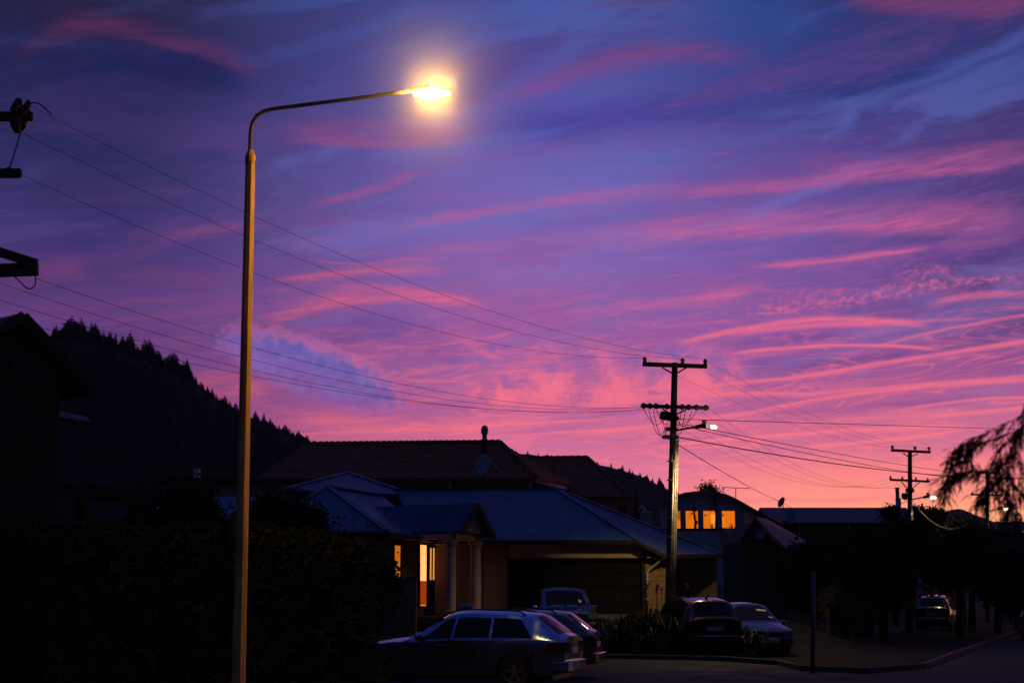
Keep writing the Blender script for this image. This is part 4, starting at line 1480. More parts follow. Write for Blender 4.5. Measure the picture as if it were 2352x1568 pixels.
BULB_NEAR = bulb('sodium lamp glass', (1.0, 0.50, 0.075), 2100.0)
BULB_FAR = bulb('white lamp glass', (1.0, 0.74, 0.36), 130.0)
BULB_FAR2 = bulb('distant lamp glass', (1.0, 0.74, 0.40), 22.0)

# --- the near lamp column
LD = 21.8
lb = Vector((P(553, 1568, LD).x - 0.03, LD, 0.0))
sl_ = thing('street_lamp', 'tall octagonal lamp column lit yellow by its own glowing lamp on a long bent arm', 'street lamp', lb)
ltop = P(575, 372, LD)
pole_pts = [lb, lb.lerp(ltop, 0.5), ltop]
MB().tube(pole_pts, [0.105, 0.092, 0.078], 8).build('column', LAMPPOLE, sl_)
MB().lathe(ltop, (ltop - lb), [(-0.02, 0.088), (0.10, 0.086), (0.12, 0.072), (0.20, 0.045), (0.22, 0.0)], 16).build('collar', LAMPPOLE, sl_, smooth=False)
MB().lathe(lb, (0, 0, 1), [(0, 0.0), (0, 0.19), (0.02, 0.19), (0.03, 0.13), (0.30, 0.125), (0.32, 0.10)], 12).build('base', LAMPPOLE, sl_)
bend = [(574.5, 360), (574.5, 330), (575.5, 304), (580, 282), (590, 266), (606, 256), (626, 250.5), (700, 241), (800, 228.5), (900, 215), (952, 208.5)]
arm_pts = []
for i, (px, py) in enumerate(bend):
    arm_pts.append(P(px, py, LD - 0.10 * max(0, (px - 575)) / 400))
MB().tube(arm_pts, 0.032, 10).build('arm', mat('weathered steel arm', (0.14, 0.12, 0.10), 0.6, 0.2, var=0.2), sl_, smooth=True)
ld = (arm_pts[-1] - arm_pts[-2]).normalized()
hc = P(962, 208, LD - 0.1)
hd = MB()
hd.lathe(arm_pts[-1] - ld * 0.05, ld, [(0, 0.0), (0, 0.042), (0.10, 0.045), (0.14, 0.05), (0.22, 0.062), (0.30, 0.066), (0.30, 0.05)], 12)
hd.build('lamp_head', LAMPPOLE, sl_, smooth=False)
lc = P(992, 217, LD - 0.1)
lamp = MB().ellipsoid((0, 0, 0), (0.27, 0.10, 0.052), 18, 10)
rotm = Matrix.Rotation(-math.asin(max(-1, min(1, 0.07))), 3, 'Y')
lamp.v = [tuple(lc + rotm @ Vector(v)) for v in lamp.v]
lamp.build('lamp_bowl', BULB_NEAR, sl_, smooth=True)
# added shell and back plate, shaped only to block light towards the gardens behind
shd = MB().ellipsoid((0, 0, 0), (0.292, 0.112, 0.062), 26, 14)
shd.f = [f_ for f_ in shd.f if sum(shd.v[i][1] for i in f_) / len(f_) > 0.004]
shd.box((-0.26, 0.012, -0.092), (0.27, 0.018, 0.09))
shd.v = [tuple(lc + rotm @ Vector(v)) for v in shd.v]
shd.build('added_light_shield', LAMPPOLE, sl_, smooth=True)

# added ball of scattering volume round the near lamp, imitating lens bloom
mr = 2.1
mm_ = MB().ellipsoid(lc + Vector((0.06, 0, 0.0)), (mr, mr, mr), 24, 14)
added_bloom = mm_.build('added_bloom', WIRE, smooth=True)
added_bloom.data.materials.clear()
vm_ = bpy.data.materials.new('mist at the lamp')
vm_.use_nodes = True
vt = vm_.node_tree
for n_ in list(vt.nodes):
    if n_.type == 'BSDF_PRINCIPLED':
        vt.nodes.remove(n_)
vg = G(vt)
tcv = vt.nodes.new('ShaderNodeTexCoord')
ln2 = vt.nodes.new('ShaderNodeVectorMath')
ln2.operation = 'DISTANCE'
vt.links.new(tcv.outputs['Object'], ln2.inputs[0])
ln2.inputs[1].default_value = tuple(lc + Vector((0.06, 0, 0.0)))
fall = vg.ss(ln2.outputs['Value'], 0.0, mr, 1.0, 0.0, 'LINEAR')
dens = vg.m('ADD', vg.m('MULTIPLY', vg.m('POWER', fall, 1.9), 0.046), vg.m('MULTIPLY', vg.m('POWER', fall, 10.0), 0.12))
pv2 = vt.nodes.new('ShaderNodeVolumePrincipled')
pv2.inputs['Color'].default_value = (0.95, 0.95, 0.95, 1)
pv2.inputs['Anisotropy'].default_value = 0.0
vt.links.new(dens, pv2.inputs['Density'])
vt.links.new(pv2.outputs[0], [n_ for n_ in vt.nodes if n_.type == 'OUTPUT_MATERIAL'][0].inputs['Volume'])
added_bloom.data.materials.append(vm_)
added_bloom['kind'] = 'stuff'
added_bloom['label'] = 'added scattering ball standing in for lens bloom round the near street lamp'
added_bloom['category'] = 'added_bloom'


def insulator(c, h, r, parent, name='insulator'):
    MB().lathe(c, (0, 0, 1), [(0, 0.0), (0, r * 0.35), (h * 0.25, r * 0.35), (h * 0.27, r * 0.95), (h * 0.38, r), (h * 0.42, r * 0.6), (h * 0.58, r * 0.6), (h * 0.62, r * 1.05), (h * 0.78, r * 1.05), (h * 0.82, r * 0.55), (h * 0.98, r * 0.6), (h, 0.0)], 10).build(name, PORC, parent)


def pole_shaft(t, base, top_, r0, r1, m=POLEWOOD):
    n_ = 6
    return MB().tube([base.lerp(top_, i / n_) for i in range(n_ + 1)], [r0 + (r1 - r0) * i / n_ for i in range(n_ + 1)], 14).build('shaft', m, t, smooth=True)


def luminaire(t, root_, tip, lc_, r, m, beam=850.0):
    MB().tube([root_, root_.lerp(tip, 0.72)], 0.035, 8).build('bracket_arm', GALV, t)
    a = root_.lerp(tip, 0.66)
    MB().tube([a, tip], [0.065, 0.085], 8).build('lamp_head', DARKTRIM, t)
    MB().box((tip.x - 0.16, tip.y - 0.05, tip.z + 0.05), (tip.x - 0.02, tip.y + 0.05, tip.z + 0.16)).build('light_sensor', DARKTRIM, t)
    MB().ellipsoid(lc_, r, 14, 8).build('lamp_bowl', m, t, smooth=True)
    # the downward beam of the lantern, cut off near the horizontal
    sd = bpy.data.lights.new('lamp_beam', 'SPOT')
    sd.energy = beam
    sd.color = (1.0, 0.62, 0.20)
    sd.spot_size = math.radians(142)
    sd.spot_blend = 0.55
    sd.shadow_soft_size = 0.08
    so = bpy.data.objects.new('lamp_beam', sd)
    C.objects.link(so)
    put(so, t)
    so.location = lc_ - Vector((0, 0, r[2] + 0.02))


# --- power pole 1, in the middle distance
D1 = 47.0
b1 = Vector((P(1533, 1400, D1).x, D1, 0.0))
t1 = P(1550, 833, D1)
pp = thing('power_pole', 'tall timber power pole with two crossarms, looped cables and lit lamp before the garage', 'power pole', b1, 'power poles along the street')
pole_shaft(pp, b1, t1, 0.155, 0.10)
for (xa, ya), (xb, yb), th_ in (((1476, 836), (1624, 841.5), 0.14), ((1472, 931.5), (1628, 936.5), 0.115)):
    MB().bar(P(xa, ya, D1 - 0.19), P(xb, yb, D1 - 0.05), 0.11, th_ * 1.0).build('crossarm', BLACKMETAL, pp, bevel=0.008)
for (xa, ya), (xb, yb) in (((1521, 844), (1546, 858)), ((1577, 844), (1553, 858)), ((1521, 938), (1543, 952)), ((1577, 940), (1552, 952))):
    MB().bar(P(xa, ya, D1 - 0.18), P(xb, yb, D1 - 0.12), 0.03, 0.045).build('brace', BLACKMETAL, pp)
tops = [(1481, 833), (1568, 836), (1620, 838)]
for px, py in tops:
    c_ = P(px, py, D1 - 0.12)
    insulator(c_ - Vector((0, 0, 0.02)), 0.22, 0.075, pp)
for px in (1478, 1493, 1507, 1532, 1567, 1582, 1600, 1621):
    y_ = 931.5 + (px - 1472) / 156 * 5
    c_ = P(px, y_ + 6, D1 - 0.13)
    MB().ellipsoid(c_ + Vector((0, 0, 0.09)), (0.085, 0.085, 0.105), 10, 6).build('insulator', PORC, pp)
# cable box hung on the pole, clamps
c_ = P(1530, 955, D1 - 0.35)
MB().obox(c_, Vector((0.20, 0, -0.03)), Vector((0, 0.14, 0)), Vector((0.02, 0, 0.13))).build('cable_box', BLACKMETAL, pp, bevel=0.04)
c_ = P(1548, 960, D1 - 0.25)
MB().ellipsoid(c_, (0.17, 0.13, 0.12), 12, 8).build('cable_joint', BLACKMETAL, pp)
for py, hw in ((985, 0.17), (1003, 0.26)):
    c_ = P(1541 - (py - 985) * 0.1, py, D1 - 0.1)
    MB().obox(c_, Vector((hw, 0, 0)), Vector((0, 0.12, 0)), Vector((0, 0, 0.055))).build('clamp', BLACKMETAL, pp, bevel=0.02)
rnd = random.Random(4)
for (xa, xb, dp, y0) in ((1478, 1528, 34, 938), (1490, 1533, 56, 940), (1500, 1536, 60, 940), (1508, 1540, 30, 940), (1565, 1548, 40, 942), (1574, 1552, 52, 942), (1590, 1556, 34, 942), (1520, 1546, 62, 944), (1600, 1560, 24, 942)):
    pts = []
    for i in range(13):
        s_ = i / 12
        pts.append(P(xa + (xb - xa) * s_, y0 + dp * math.sin(math.pi * s_ * 0.86) + 6 * s_, D1 - 0.22))
    MB().tube(pts, 0.011, 5).build('cable_loop', WIRE, pp, smooth=True)
ln_r, ln_t = P(1552, 988, D1 - 0.1), P(1624, 976, D1 - 1.0)
luminaire(pp, ln_r, ln_t, P(1639, 980.5, D1 - 1.1), (0.10, 0.085, 0.05), BULB_FAR)
# conduits running down the street side, with straps
for off_, r_, pm, y0 in ((0.085, 0.040, CONDUIT, 1012), (0.150, 0.030, CONDUIT, 1000), (0.02, 0.035, GALV, 1060)):
    top_ = P(1543, y0, D1)
    a = b1 + Vector((off_ + 0.01, -0.155, 0.3))
    b2 = Vector((b1.lerp(t1, top_.z / t1.z).x + off_, D1 - 0.135, top_.z))
    MB().tube([a, b2], r_, 10).build('conduit', pm, pp, smooth=True)
for k in range(9):
    z = 1.2 + k * 0.62
    c_ = b1.lerp(t1, z / t1.z)
    MB().lathe(Vector((c_.x, c_.y, z)), (0, 0, 1), [(0, 0.165), (0.0, 0.172), (0.035, 0.172), (0.035, 0.165)], 14).build('strap', GALV, pp)
MB().ellipsoid(P(1547, 1032, D1 - 0.2), (0.07, 0.07, 0.16), 10, 8).build('cable_end', BLACKMETAL, pp)

# --- power pole 2
D2 = 74.5
b2_ = Vector((P(2088, 1400, D2).x, D2, 0.0))
t2 = P(2090, 1033, D2)
p2 = thing('power_pole', 'farther power pole with two crossarms and a small lit lamp, rising from dark bushes', 'power pole', b2_, 'power poles along the street')
pole_shaft(p2, b2_, t2, 0.16, 0.105)
for (xa, ya), (xb, yb), th_ in (((2047, 1033.5), (2137, 1038), 0.13), ((2044, 1101), (2135, 1105.5), 0.11)):
    MB().bar(P(xa, ya, D2 - 0.19), P(xb, yb, D2 - 0.05), 0.11, th_).build('crossarm', BLACKMETAL, p2)
for (xa, ya), (xb, yb) in (((2074, 1040), (2087, 1048)), ((2108, 1041), (2093, 1048)), ((2070, 1106), (2085, 1122)), ((2112, 1108), (2094, 1122))):
    MB().bar(P(xa, ya, D2 - 0.18), P(xb, yb, D2 - 0.12), 0.03, 0.045).build('brace', BLACKMETAL, p2)
for px, py, h_ in ((2050, 1032, .22), (2102, 1034, .22), (2134, 1035.5, .22), (2046, 1100, .17), (2073, 1101.5, .17), (2104, 1103, .17), (2131, 1104.5, .17)):
    insulator(P(px, py, D2 - 0.12), h_, 0.09 if h_ > .2 else .06, p2)
MB().lathe(P(2079, 1132, D2 - 0.3), (0, 0, -1), [(0, 0.0), (0, 0.16), (0.1, 0.2), (0.25, 0.19), (0.34, 0.08), (0.36, 0)], 12).build('transformer', BLACKMETAL, p2)
c_ = P(2090, 1126, D2 - 0.2)
MB().obox(c_, Vector((0.2, 0, 0)), Vector((0, 0.15, 0)), Vector((0, 0, 0.10))).build('clamp', BLACKMETAL, p2, bevel=0.03)
luminaire(p2, P(2093, 1147, D2), P(2136, 1138.5, D2 - 0.7), P(2144, 1142.5, D2 - 0.8), (0.15, 0.11, 0.08), BULB_FAR2, 150.0)
MB().tube([P(2093, 1230, D2 - 0.15), P(2093, 1150, D2 - 0.12)], 0.04, 8).build('conduit', CONDUIT, p2, smooth=True)
MB().tube([P(2096, 1225, D2 - 0.1), P(2096, 1160, D2 - 0.1)], 0.03, 8).build('conduit', CONDUIT, p2, smooth=True)

# --- power pole 3
D3 = 104.0
b3 = Vector((P(2266, 1400, D3).x, D3, 0.0))
t3 = P(2268, 1080, D3)
p3 = thing('power_pole', 'most distant power pole with one visible crossarm behind the hanging branch', 'power pole', b3, 'power poles along the street')
pole_shaft(p3, b3, t3, 0.17, 0.11)
MB().bar(P(2231, 1135, D3 - 0.18), P(2303, 1137.5, D3), 0.12, 0.12).build('crossarm', BLACKMETAL, p3)
MB().bar(P(2240, 1084, D3 - 0.18), P(2298, 1086, D3), 0.12, 0.13).build('crossarm', BLACKMETAL, p3)
for px in (2233, 2255, 2280, 2300):
    insulator(P(px, 1134.5 + (px - 2231) * 0.03, D3 - 0.1), 0.17, 0.07, p3)
for (xa, ya), (xb, yb) in (((2252, 1139), (2264, 1147)), ((2284, 1139), (2270, 1147))):
    MB().bar(P(xa, ya, D3 - 0.18), P(xb, yb, D3 - 0.12), 0.03, 0.05).build('brace', BLACKMETAL, p3)
MB().lathe(P(2257, 1150, D3 - 0.3), (0, 0, -1), [(0, 0.0), (0, 0.16), (0.1, 0.2), (0.25, 0.19), (0.34, 0.08), (0.36, 0)], 12).build('transformer', BLACKMETAL, p3)
luminaire(p3, P(2270, 1174, D3), P(2303, 1166, D3 - 0.7), P(2310, 1168.5, D3 - 0.8), (0.17, 0.13, 0.09), BULB_FAR2, 110.0)

# --- power pole 0, its shaft just outside the left edge
D0 = 24.0
b0 = Vector((P(-70, 1400, D0).x, D0, 0.0))
t0 = P(-66, 215, D0)
p0 = thing('power_pole', 'close blurred power pole whose crossarm ends reach in at the left edge', 'power pole', b0, 'power poles along the street')
pole_shaft(p0, b0, t0, 0.16, 0.12)
MB().bar(P(-180, 270, D0 - 0.2), P(74, 267, D0 - 0.2), 0.12, 0.15).build('crossarm', BLACKMETAL, p0, bevel=0.01)
MB().bar(P(-160, 400, D0 - 0.2), P(48, 398, D0 - 0.2), 0.12, 0.15).build('crossarm', BLACKMETAL, p0, bevel=0.01)
MB().bar(P(-190, 628, D0 - 0.2), P(87, 618, D0 - 0.2), 0.12, 0.22).build('crossarm', BLACKMETAL, p0, bevel=0.01)
MB().bar(P(-60, 560, D0 - 0.25), P(84, 606, D0 - 0.25), 0.10, 0.16).build('brace', BLACKMETAL, p0, bevel=0.01)
for (xa, ya), (xb, yb), w_ in (((36, 258), (44, 228), 0.11), ((58, 258), (66, 232), 0.08), ((38, 275), (42, 305), 0.13), ((60, 278), (50, 300), 0.05), ((50, 262), (56, 245), 0.1)):
    MB().tube([P(xa, ya, D0 - 0.25), P((xa + xb) / 2, (ya + yb) / 2, D0 - 0.27), P(xb, yb, D0 - 0.25)], [w_, w_ * 0.85, w_ * 0.5], 8).build('insulator', PORC, p0)
MB().ellipsoid(P(20, 390, D0 - 0.2), (0.07, 0.07, 0.05), 10, 6).build('insulator', PORC, p0)


def bez(pts, n=10):
    """Catmull-Rom through the points."""
    out = []
    q = [pts[0]] + list(pts) + [pts[-1]]
    for i in range(1, len(q) - 2):
        for k in range(n):
            t = k / n
            a, b, c, d = q[i - 1], q[i], q[i + 1], q[i + 2]
            out.append(0.5 * ((2 * b) + (-a + c) * t + (2 * a - 5 * b + 4 * c - d) * t * t + (-a + 3 * b - 3 * c + d) * t ** 3))
    out.append(pts[-1])
    return out


for pts in (((46, 304), (40, 330), (30, 362), (20, 390)), ((30, 632), (44, 645), (62, 662), (76, 660), (82, 648), (80, 634)), ((64, 244), (76, 236), (92, 240), (106, 252), (118, 262))):
    MB().tube(bez([P(x, y, D0 - 0.3) for x, y in pts], 6), 0.012, 6).build('jumper_wire', WIRE, p0, smooth=True)


def wire(p, q, mid=None, sag=0.4, r=0.0047, label='', group=None, name='power_line', m=WIRE, n=28):
    """A sagging wire; mid is a photograph position the curve passes through."""
    p, q = Vector(p), Vector(q)
    if mid is not None:
        best, bt = 1e9, 0.5
        for i in range(1, 400):
            t = i / 400
            px, _ = PXY(p.lerp(q, t))
            if abs(px - mid[0]) < best:
                best, bt = abs(px - mid[0]), t
        l_ = p.lerp(q, bt)
        sag = (l_.z - P(l_.x, mid[1], l_.y).z if False else l_.z - P(mid[0], mid[1], l_.y).z) / (4 * bt * (1 - bt))
    pts = [p.lerp(q, i / n) - Vector((0, 0, 4 * sag * (i / n) * (1 - i / n))) for i in range(n + 1)]
    o = MB().tube(pts, r, 6).build(name, m, smooth=True)
    tag(o, label, 'power line', group)
    return o


GW_ = 'overhead wires between the power poles'
A1 = D1 - 0.12
wire(P(64, 240, D0 - .25), P(1620, 824, A1), (866, 618), label='uppermost overhead wire from the left edge to the right insulator of the nearer pole', group=GW_)
wire(P(48, 304, D0 - .25), P(1568, 824, A1), (1006, 709), label='second overhead wire from the top, ending on the middle insulator of the nearer pole', group=GW_)
wire(P(24, 390, D0 - .25), P(1481, 822, A1), (1006, 760), label='third overhead wire from the top, ending on the left insulator of the nearer pole', group=GW_)
A2 = D1 - 0.2
wire(P(84, 640, D0 - .25), P(1493, 934, A2), (1006, 898), label='fourth overhead wire, leaving the lowest left edge crossarm end, above its three neighbours', group=GW_)
wire(P(-30, 640, D0 - .25), P(1478, 934, A2), (1006, 914), label='fifth overhead wire from the top, crossing just under the blue cloud edge', group=GW_)
wire(P(-90, 660, D0 - .25), P(1507, 935, A2), (588, 851), label='sixth overhead wire from the top, second lowest left of the nearer pole', group=GW_)
wire(P(-140, 690, D0 - .25), P(1532, 936, A2), (588, 865), label='lowest of the overhead wires left of the nearer pole', group=GW_)
A3 = D2 - 0.12
for (xa, ya), (xb, yb), lbl in (((1481, 824), (2050, 1027), 'left'), ((1568, 826), (2102, 1029), 'middle'), ((1620, 827), (2134, 1030), 'right')):
    wire(P(xa, ya, A1), P(xb, yb, A3), sag=0.55, label='thin wire joining the %s top insulators of the two nearer poles' % lbl, group=GW_)
for xa, xb, yb, my, lbl in ((1493, 2046, 1096, 1092, 'leftmost'), (1532, 2073, 1097, 1094, 'second from left'), (1600, 2104, 1099, 1096, 'third from left'), (1626, 2131, 1100, 1098, 'rightmost')):
    wire(P(xa, 935, A2), P(xb, yb, A3), sag=1.35, label='deeply sagging wire between the two nearer poles, %s of four' % lbl, group=GW_)
GT = 'telephone cables crossing the sunset'
wire(P(1552, 962, A2), P(2470, 990, 90), (1960, 974), r=0.012, label='nearly level cable running right from the nearer pole above the farther crossarms', group=GT, name='telephone_cable')
wire(P(1552, 970, A2), P(2300, 1098, 104), (1860, 1030), r=0.013, label='upper of two close cables descending right behind the small lit lamp', group=GT, name='telephone_cable')
wire(P(1552, 974, A2), P(2300, 1106, 104), (1860, 1042), r=0.013, label='lower of two close cables descending right behind the small lit lamp', group=GT, name='telephone_cable')
wire(P(1554, 1003, A2), P(2450, 1092, 96), (1960, 1070), r=0.020, label='thickest dark cable descending right across the pink sky under the small lamp', group=GT, name='telephone_cable')
wire(P(1556, 1020, A2), P(1795, 1152, DL), sag=0.15, r=0.016, label='straight service cable from the nearer pole down to the small roof dish', group=GT, name='telephone_cable')
wire(P(1800, 1155, DL), P(2088, 1148, D2), (1950, 1191), r=0.016, label='hanging service cable lit yellow near the farther pole, in front of the long roof', group=GT, name='telephone_cable', m=mat('pale cable sheath', (0.30, 0.30, 0.28), 0.5, var=0.05))
wire(P(2096, 1150, D2), P(2245, 1186, 70), (2190, 1214), r=0.014, label='short hanging cable lit yellow over the dark trees right of the farther pole', group=GT, name='telephone_cable', m=MATS['pale cable sheath'])
A4 = D3 - 0.1
for (xa, ya), (xb, yb), lbl in (((2134, 1030), (2298, 1082), 'uppermost'), ((2102, 1029), (2270, 1082), 'middle'), ((2050, 1027), (2242, 1082), 'lowest')):
    wire(P(xa, ya, A3), P(xb, yb, A4), sag=0.6, label='%s thin wire leaving the farther pole top towards the most distant pole' % lbl, group=GW_)
for xa, xb, lbl in ((2046, 2233, 'left'), (2104, 2280, 'right')):
    wire(P(xa, 1097, A3), P(xb, 1131, A4), sag=1.0, label='sagging wire from the farther pole to the %s side of the most distant crossarm' % lbl, group=GW_)
for py, lbl in ((1150, 'upper'), (1172, 'lower')):
    wire(P(2270, py - 12, A4), P(2480, py + 14, 118), sag=0.4, label='%s wire passing right from the most distant pole across the orange horizon' % lbl, group=GW_)

# ------------------------------------------------------------------ vehicles
PAINT_SILVER = mat('silver blue car paint', (0.20, 0.31, 0.58), 0.22, 0.97, var=0.03, scale=2, coat=0.6)
PAINT_DARK = mat('dark car paint', (0.03, 0.033, 0.04), 0.25, 0.1, var=0.03, coat=1.0)
PAINT_RED = mat('dark red car paint', (0.09, 0.010, 0.018), 0.2, 0.8, var=0.03, coat=1.0)
PAINT_BLUE = mat('blue grey car paint', (0.022, 0.036, 0.085), 0.25, 0.92, var=0.03, coat=1.0)
PAINT_STEEL = mat('grey blue pickup paint', (0.07, 0.105, 0.20), 0.3, 0.92, var=0.03, coat=0.8)
PAINT_PALE = mat('pale silver car paint', (0.10, 0.10, 0.12), 0.22, 0.9, var=0.03, coat=0.8)
CARGLASS = mat('tinted car glass', (0.004, 0.005, 0.006), 0.05, var=0.0, spec=0.22)


def interp(pts, k=0.07):
    xs = [p[0] for p in pts]
    ys = [p[1] for p in pts]
    return lambda s: sum(float(np.interp(s + d * k, xs, ys)) for d in (-1, -0.5, 0, 0.5, 1)) / 5


def car(label, loc, heading, spec, paint, group=None, cat='car', rails=False, name='parked_car'):
    """Body lofted along its length (local +x forwards); heading is degrees clockwise from +y."""
    L = spec['L']
    r = thing(name, label, cat, loc, group, local=True, rotz=math.pi / 2 - math.radians(heading))
    belt, roof = interp(spec['belt']), interp(spec['roof'])
    wb, wr = interp(spec['wb'], 0.05), interp(spec['wr'], 0.05)
    sill, R = spec['sill'], spec['R']
    wheels = spec['wheels']
    st = sorted(set([round(v, 3) for v in list(np.linspace(0, L, 46)) + [w_ + d for w_ in wheels for d in np.linspace(-R * 1.16, R * 1.16, 11)]]))

    def low(s):
        z = sill + 0.10 * smooth01(0.35, 0.0, s) + 0.06 * smooth01(L - 0.4, L, s)
        for w_ in wheels:
            d = abs(s - w_)
            if d < R * 1.16:
                z = max(z, R + math.sqrt(max(0, (R * 1.16) ** 2 - d * d)) * 0.98)
        return z

    def side(s, t):
        return Vector((s, wb(s) * 0.975 * (1 - t) + wr(s) * t, belt(s) * (1 - t) + (roof(s) - 0.045) * t))

    def topp(s, u):
        z = roof(s) + 0.035 * (1 - u * u) - 0.045 * max(0.0, (abs(u) - 0.6) / 0.4)
        return Vector((s, u * wr(s), z))

    rows = []
    for s in st:
        zl = min(low(s), belt(s) - 0.06)
        half = [(wb(s) * 0.80, zl), (wb(s) * 0.955, zl + 0.015), (wb(s) * 1.0, max(zl + 0.02, zl * 0.45 + belt(s) * 0.55)), (wb(s) * 0.99, belt(s) - 0.04)]
        right = [Vector((s, -y, z)) for y, z in half]
        for t in (0.0, 0.35, 0.7, 1.0):
            v = side(s, t)
            right.append(Vector((v.x, -v.y, v.z)))
        topr = [topp(s, u) for u in (-0.85, -0.6, -0.3, 0, 0.3, 0.6, 0.85)]
        left = [Vector((v.x, -v.y, v.z)) for v in reversed(right)]
        rows.append(right + topr + left)
    b = MB()
    b.grid(rows)
    b.poly(list(reversed(rows[0])))
    b.poly(rows[-1])
    for j in range(len(rows) - 1):
        b.quad(rows[j][0], rows[j + 1][0], rows[j + 1][-1], rows[j][-1])
    body = b.build('body', paint, r, smooth=True)
    me = body.data
    try:
        me.set_sharp_from_angle(angle=math.radians(38))
    except Exception:
        pass

    def patch(f, s0, s1, t0, t1, ns, ntt, off_, name_, m_, parent=r):
        pb_ = MB()
        pb_.grid([[f(s0 + (s1 - s0) * i / ns, t0 + (t1 - t0) * j / ntt) + off_(s0 + (s1 - s0) * i / ns, t0 + (t1 - t0) * j / ntt) for j in range(ntt + 1)] for i in range(ns + 1)])
        return pb_.build(name_, m_, parent, smooth=True)

    def topoff(s, u):
        e = 0.04
        d1 = topp(s + e, u) - topp(s - e, u)
        d2 = topp(s, u + 0.05) - topp(s, u - 0.05)
        nn = d1.cross(d2).normalized()
        return (nn if nn.z > 0 else -nn) * 0.010

    for sg in (1, -1):
        for (s0, s1, s0t, s1t) in spec['side']:
            pb_ = MB()
            rws = []
            for i in range(7):
                k = i / 6
                row = []
                for j in range(5):
                    t = 0.08 + 0.78 * j / 4
                    f = (t - 0.08) / 0.78
                    s = (s0 * (1 - f) + s0t * f) * (1 - k) + (s1 * (1 - f) + s1t * f) * k
                    v = side(s, t) + Vector((0, 0.011, 0.002))
                    row.append(Vector((v.x, v.y * sg, v.z)))
                rws.append(row)
            pb_.grid(rws)
            pb_.build('side_window', CARGLASS, r, smooth=True)
        # door seams as thin dark strips
        for s in spec['seams']:
            pts = []
            for j in range(7):
                z = sill + 0.12 + (belt(s) - 0.05 - sill - 0.12) * j / 6
                f = (z - sill) / max(0.01, belt(s) - sill)
                y = wb(s) * (0.955 + 0.045 * min(1, f / 0.55)) if f < 0.55 else wb(s) * (1.0 - 0.01 * (f - 0.55))
                pts.append(Vector((s, sg * (y + 0.001), z)))
            MB().tube(pts, 0.005, 4).build('door_seam', TRIMBLACK, r)
        for s in spec['handles']:
            v = Vector((s, sg * (wb(s) * 0.995 + 0.012), belt(s) - 0.10))
            MB().box((v.x - 0.10, v.y - 0.016, v.z - 0.016), (v.x + 0.10, v.y + 0.016, v.z + 0.016)).build('door_handle', paint, r, bevel=0.006)
        ms = spec['mirror']
        v = Vector((ms, sg * (wb(ms) + 0.09), belt(ms) + 0.08))
        MB().ellipsoid(v, (0.07, 0.11, 0.075), 10, 8).build('wing_mirror', spec.get('mirror_m', paint), r, smooth=True)
        # lamps
        zt0, zt1, lt = spec['tail']
        tl_ = MB()
        rws = []
        for i in range(5):
            s = 0.005 + lt * i / 4
            row = []
            for j in range(4):
                z = zt0 + (zt1 - zt0) * (0.12 * i / 4 + (1 - 0.24 * i / 4) * j / 3)
                row.append(Vector((s, sg * (wb(s) * 0.995 + 0.012), z)))
            rws.append(row)
        tl_.grid(rws)
        tl_.grid([[Vector((0.003 - 0.012, sg * (wb(0) * 0.995 + 0.012 - 0.20 * k), zt0 + (zt1 - zt0) * j / 3)) for j in range(4)] for k in range(3)])
        tl_.build('taillight', REDLENS, r, smooth=False)
        zh0, zh1, lh_ = spec['head']
        hl = MB()
        rws = []
        for i in range(5):
            s = L - 0.005 - lh_ * i / 4
            rws.append([Vector((s, sg * (wb(s) * 0.995 + 0.012), zh0 + (zh1 - zh0) * (0.3 * i / 4 + (1 - 0.3 * i / 4) * j / 3))) for j in range(4)])
        hl.grid(rws)
        hl.grid([[Vector((L + 0.012, sg * (wb(L) * 0.99 - 0.16 * k), zh0 + (zh1 - zh0) * j / 3)) for j in range(4)] for k in range(3)])
        hl.build('headlight', CLEARLENS, r)
        for w_ in wheels:
            wt_ = spec.get('wt', 0.2)
            yo = wb(w_) * 0.985
            wh = MB().lathe((w_, sg * (yo - wt_), R), (0, sg, 0), [(0, R * 0.6), (0.0, R * 0.94), (0.03, R), (wt_ - 0.03, R), (wt_, R * 0.93), (wt_ - 0.005, R * 0.66), (wt_ - 0.04, R * 0.64)], 28).build('wheel', TYRE, r, smooth=False)
            rm_ = MB()
            rm_.lathe((w_, sg * (yo - 0.055), R), (0, sg, 0), [(0.02, R * 0.66), (0.045, R * 0.66), (0.04, R * 0.60), (-0.04, R * 0.56)], 28)
            rm_.lathe((w_, sg * (yo - 0.06), R), (0, sg, 0), [(0.0, R * 0.17), (0.04, R * 0.15), (0.045, 0.0)], 12)
            for k in range(5):
                an_ = 2 * math.pi * k / 5 + 0.3
                d = Vector((math.cos(an_), 0, math.sin(an_)))
                c0 = Vector((w_, sg * (yo - 0.035), R))
                q = Vector((-d.z, 0, d.x))
                rm_.prism([c0 + d * R * 0.12 - q * 0.035, c0 + d * R * 0.62 - q * 0.022, c0 + d * R * 0.62 + q * 0.022, c0 + d * R * 0.12 + q * 0.035], (0, -sg * 0.03, 0))
            rm_.build('rim', RIM, wh)
        if rails:
            pts = []
            s0, s1 = rails
            for i in range(15):
                s = s0 + (s1 - s0) * i / 14
                v = topp(s, 0.86)
                pts.append(Vector((s, sg * v.y, v.z + (0.055 if 0 < i < 14 else -0.02))))
            MB().tube(pts, 0.016, 6).build('roof_rail', TRIMBLACK, r, smooth=True)
    patch(topp, spec['wind'][0], spec['wind'][1], -0.80, 0.80, 10, 8, topoff, 'windscreen', CARGLASS)
    patch(topp, spec['rear'][0], spec['rear'][1], -0.78, 0.78, 8, 8, topoff, 'rear_window', CARGLASS)
    # bumpers, plate, grille
    zb_ = spec.get('bump', 0.45)
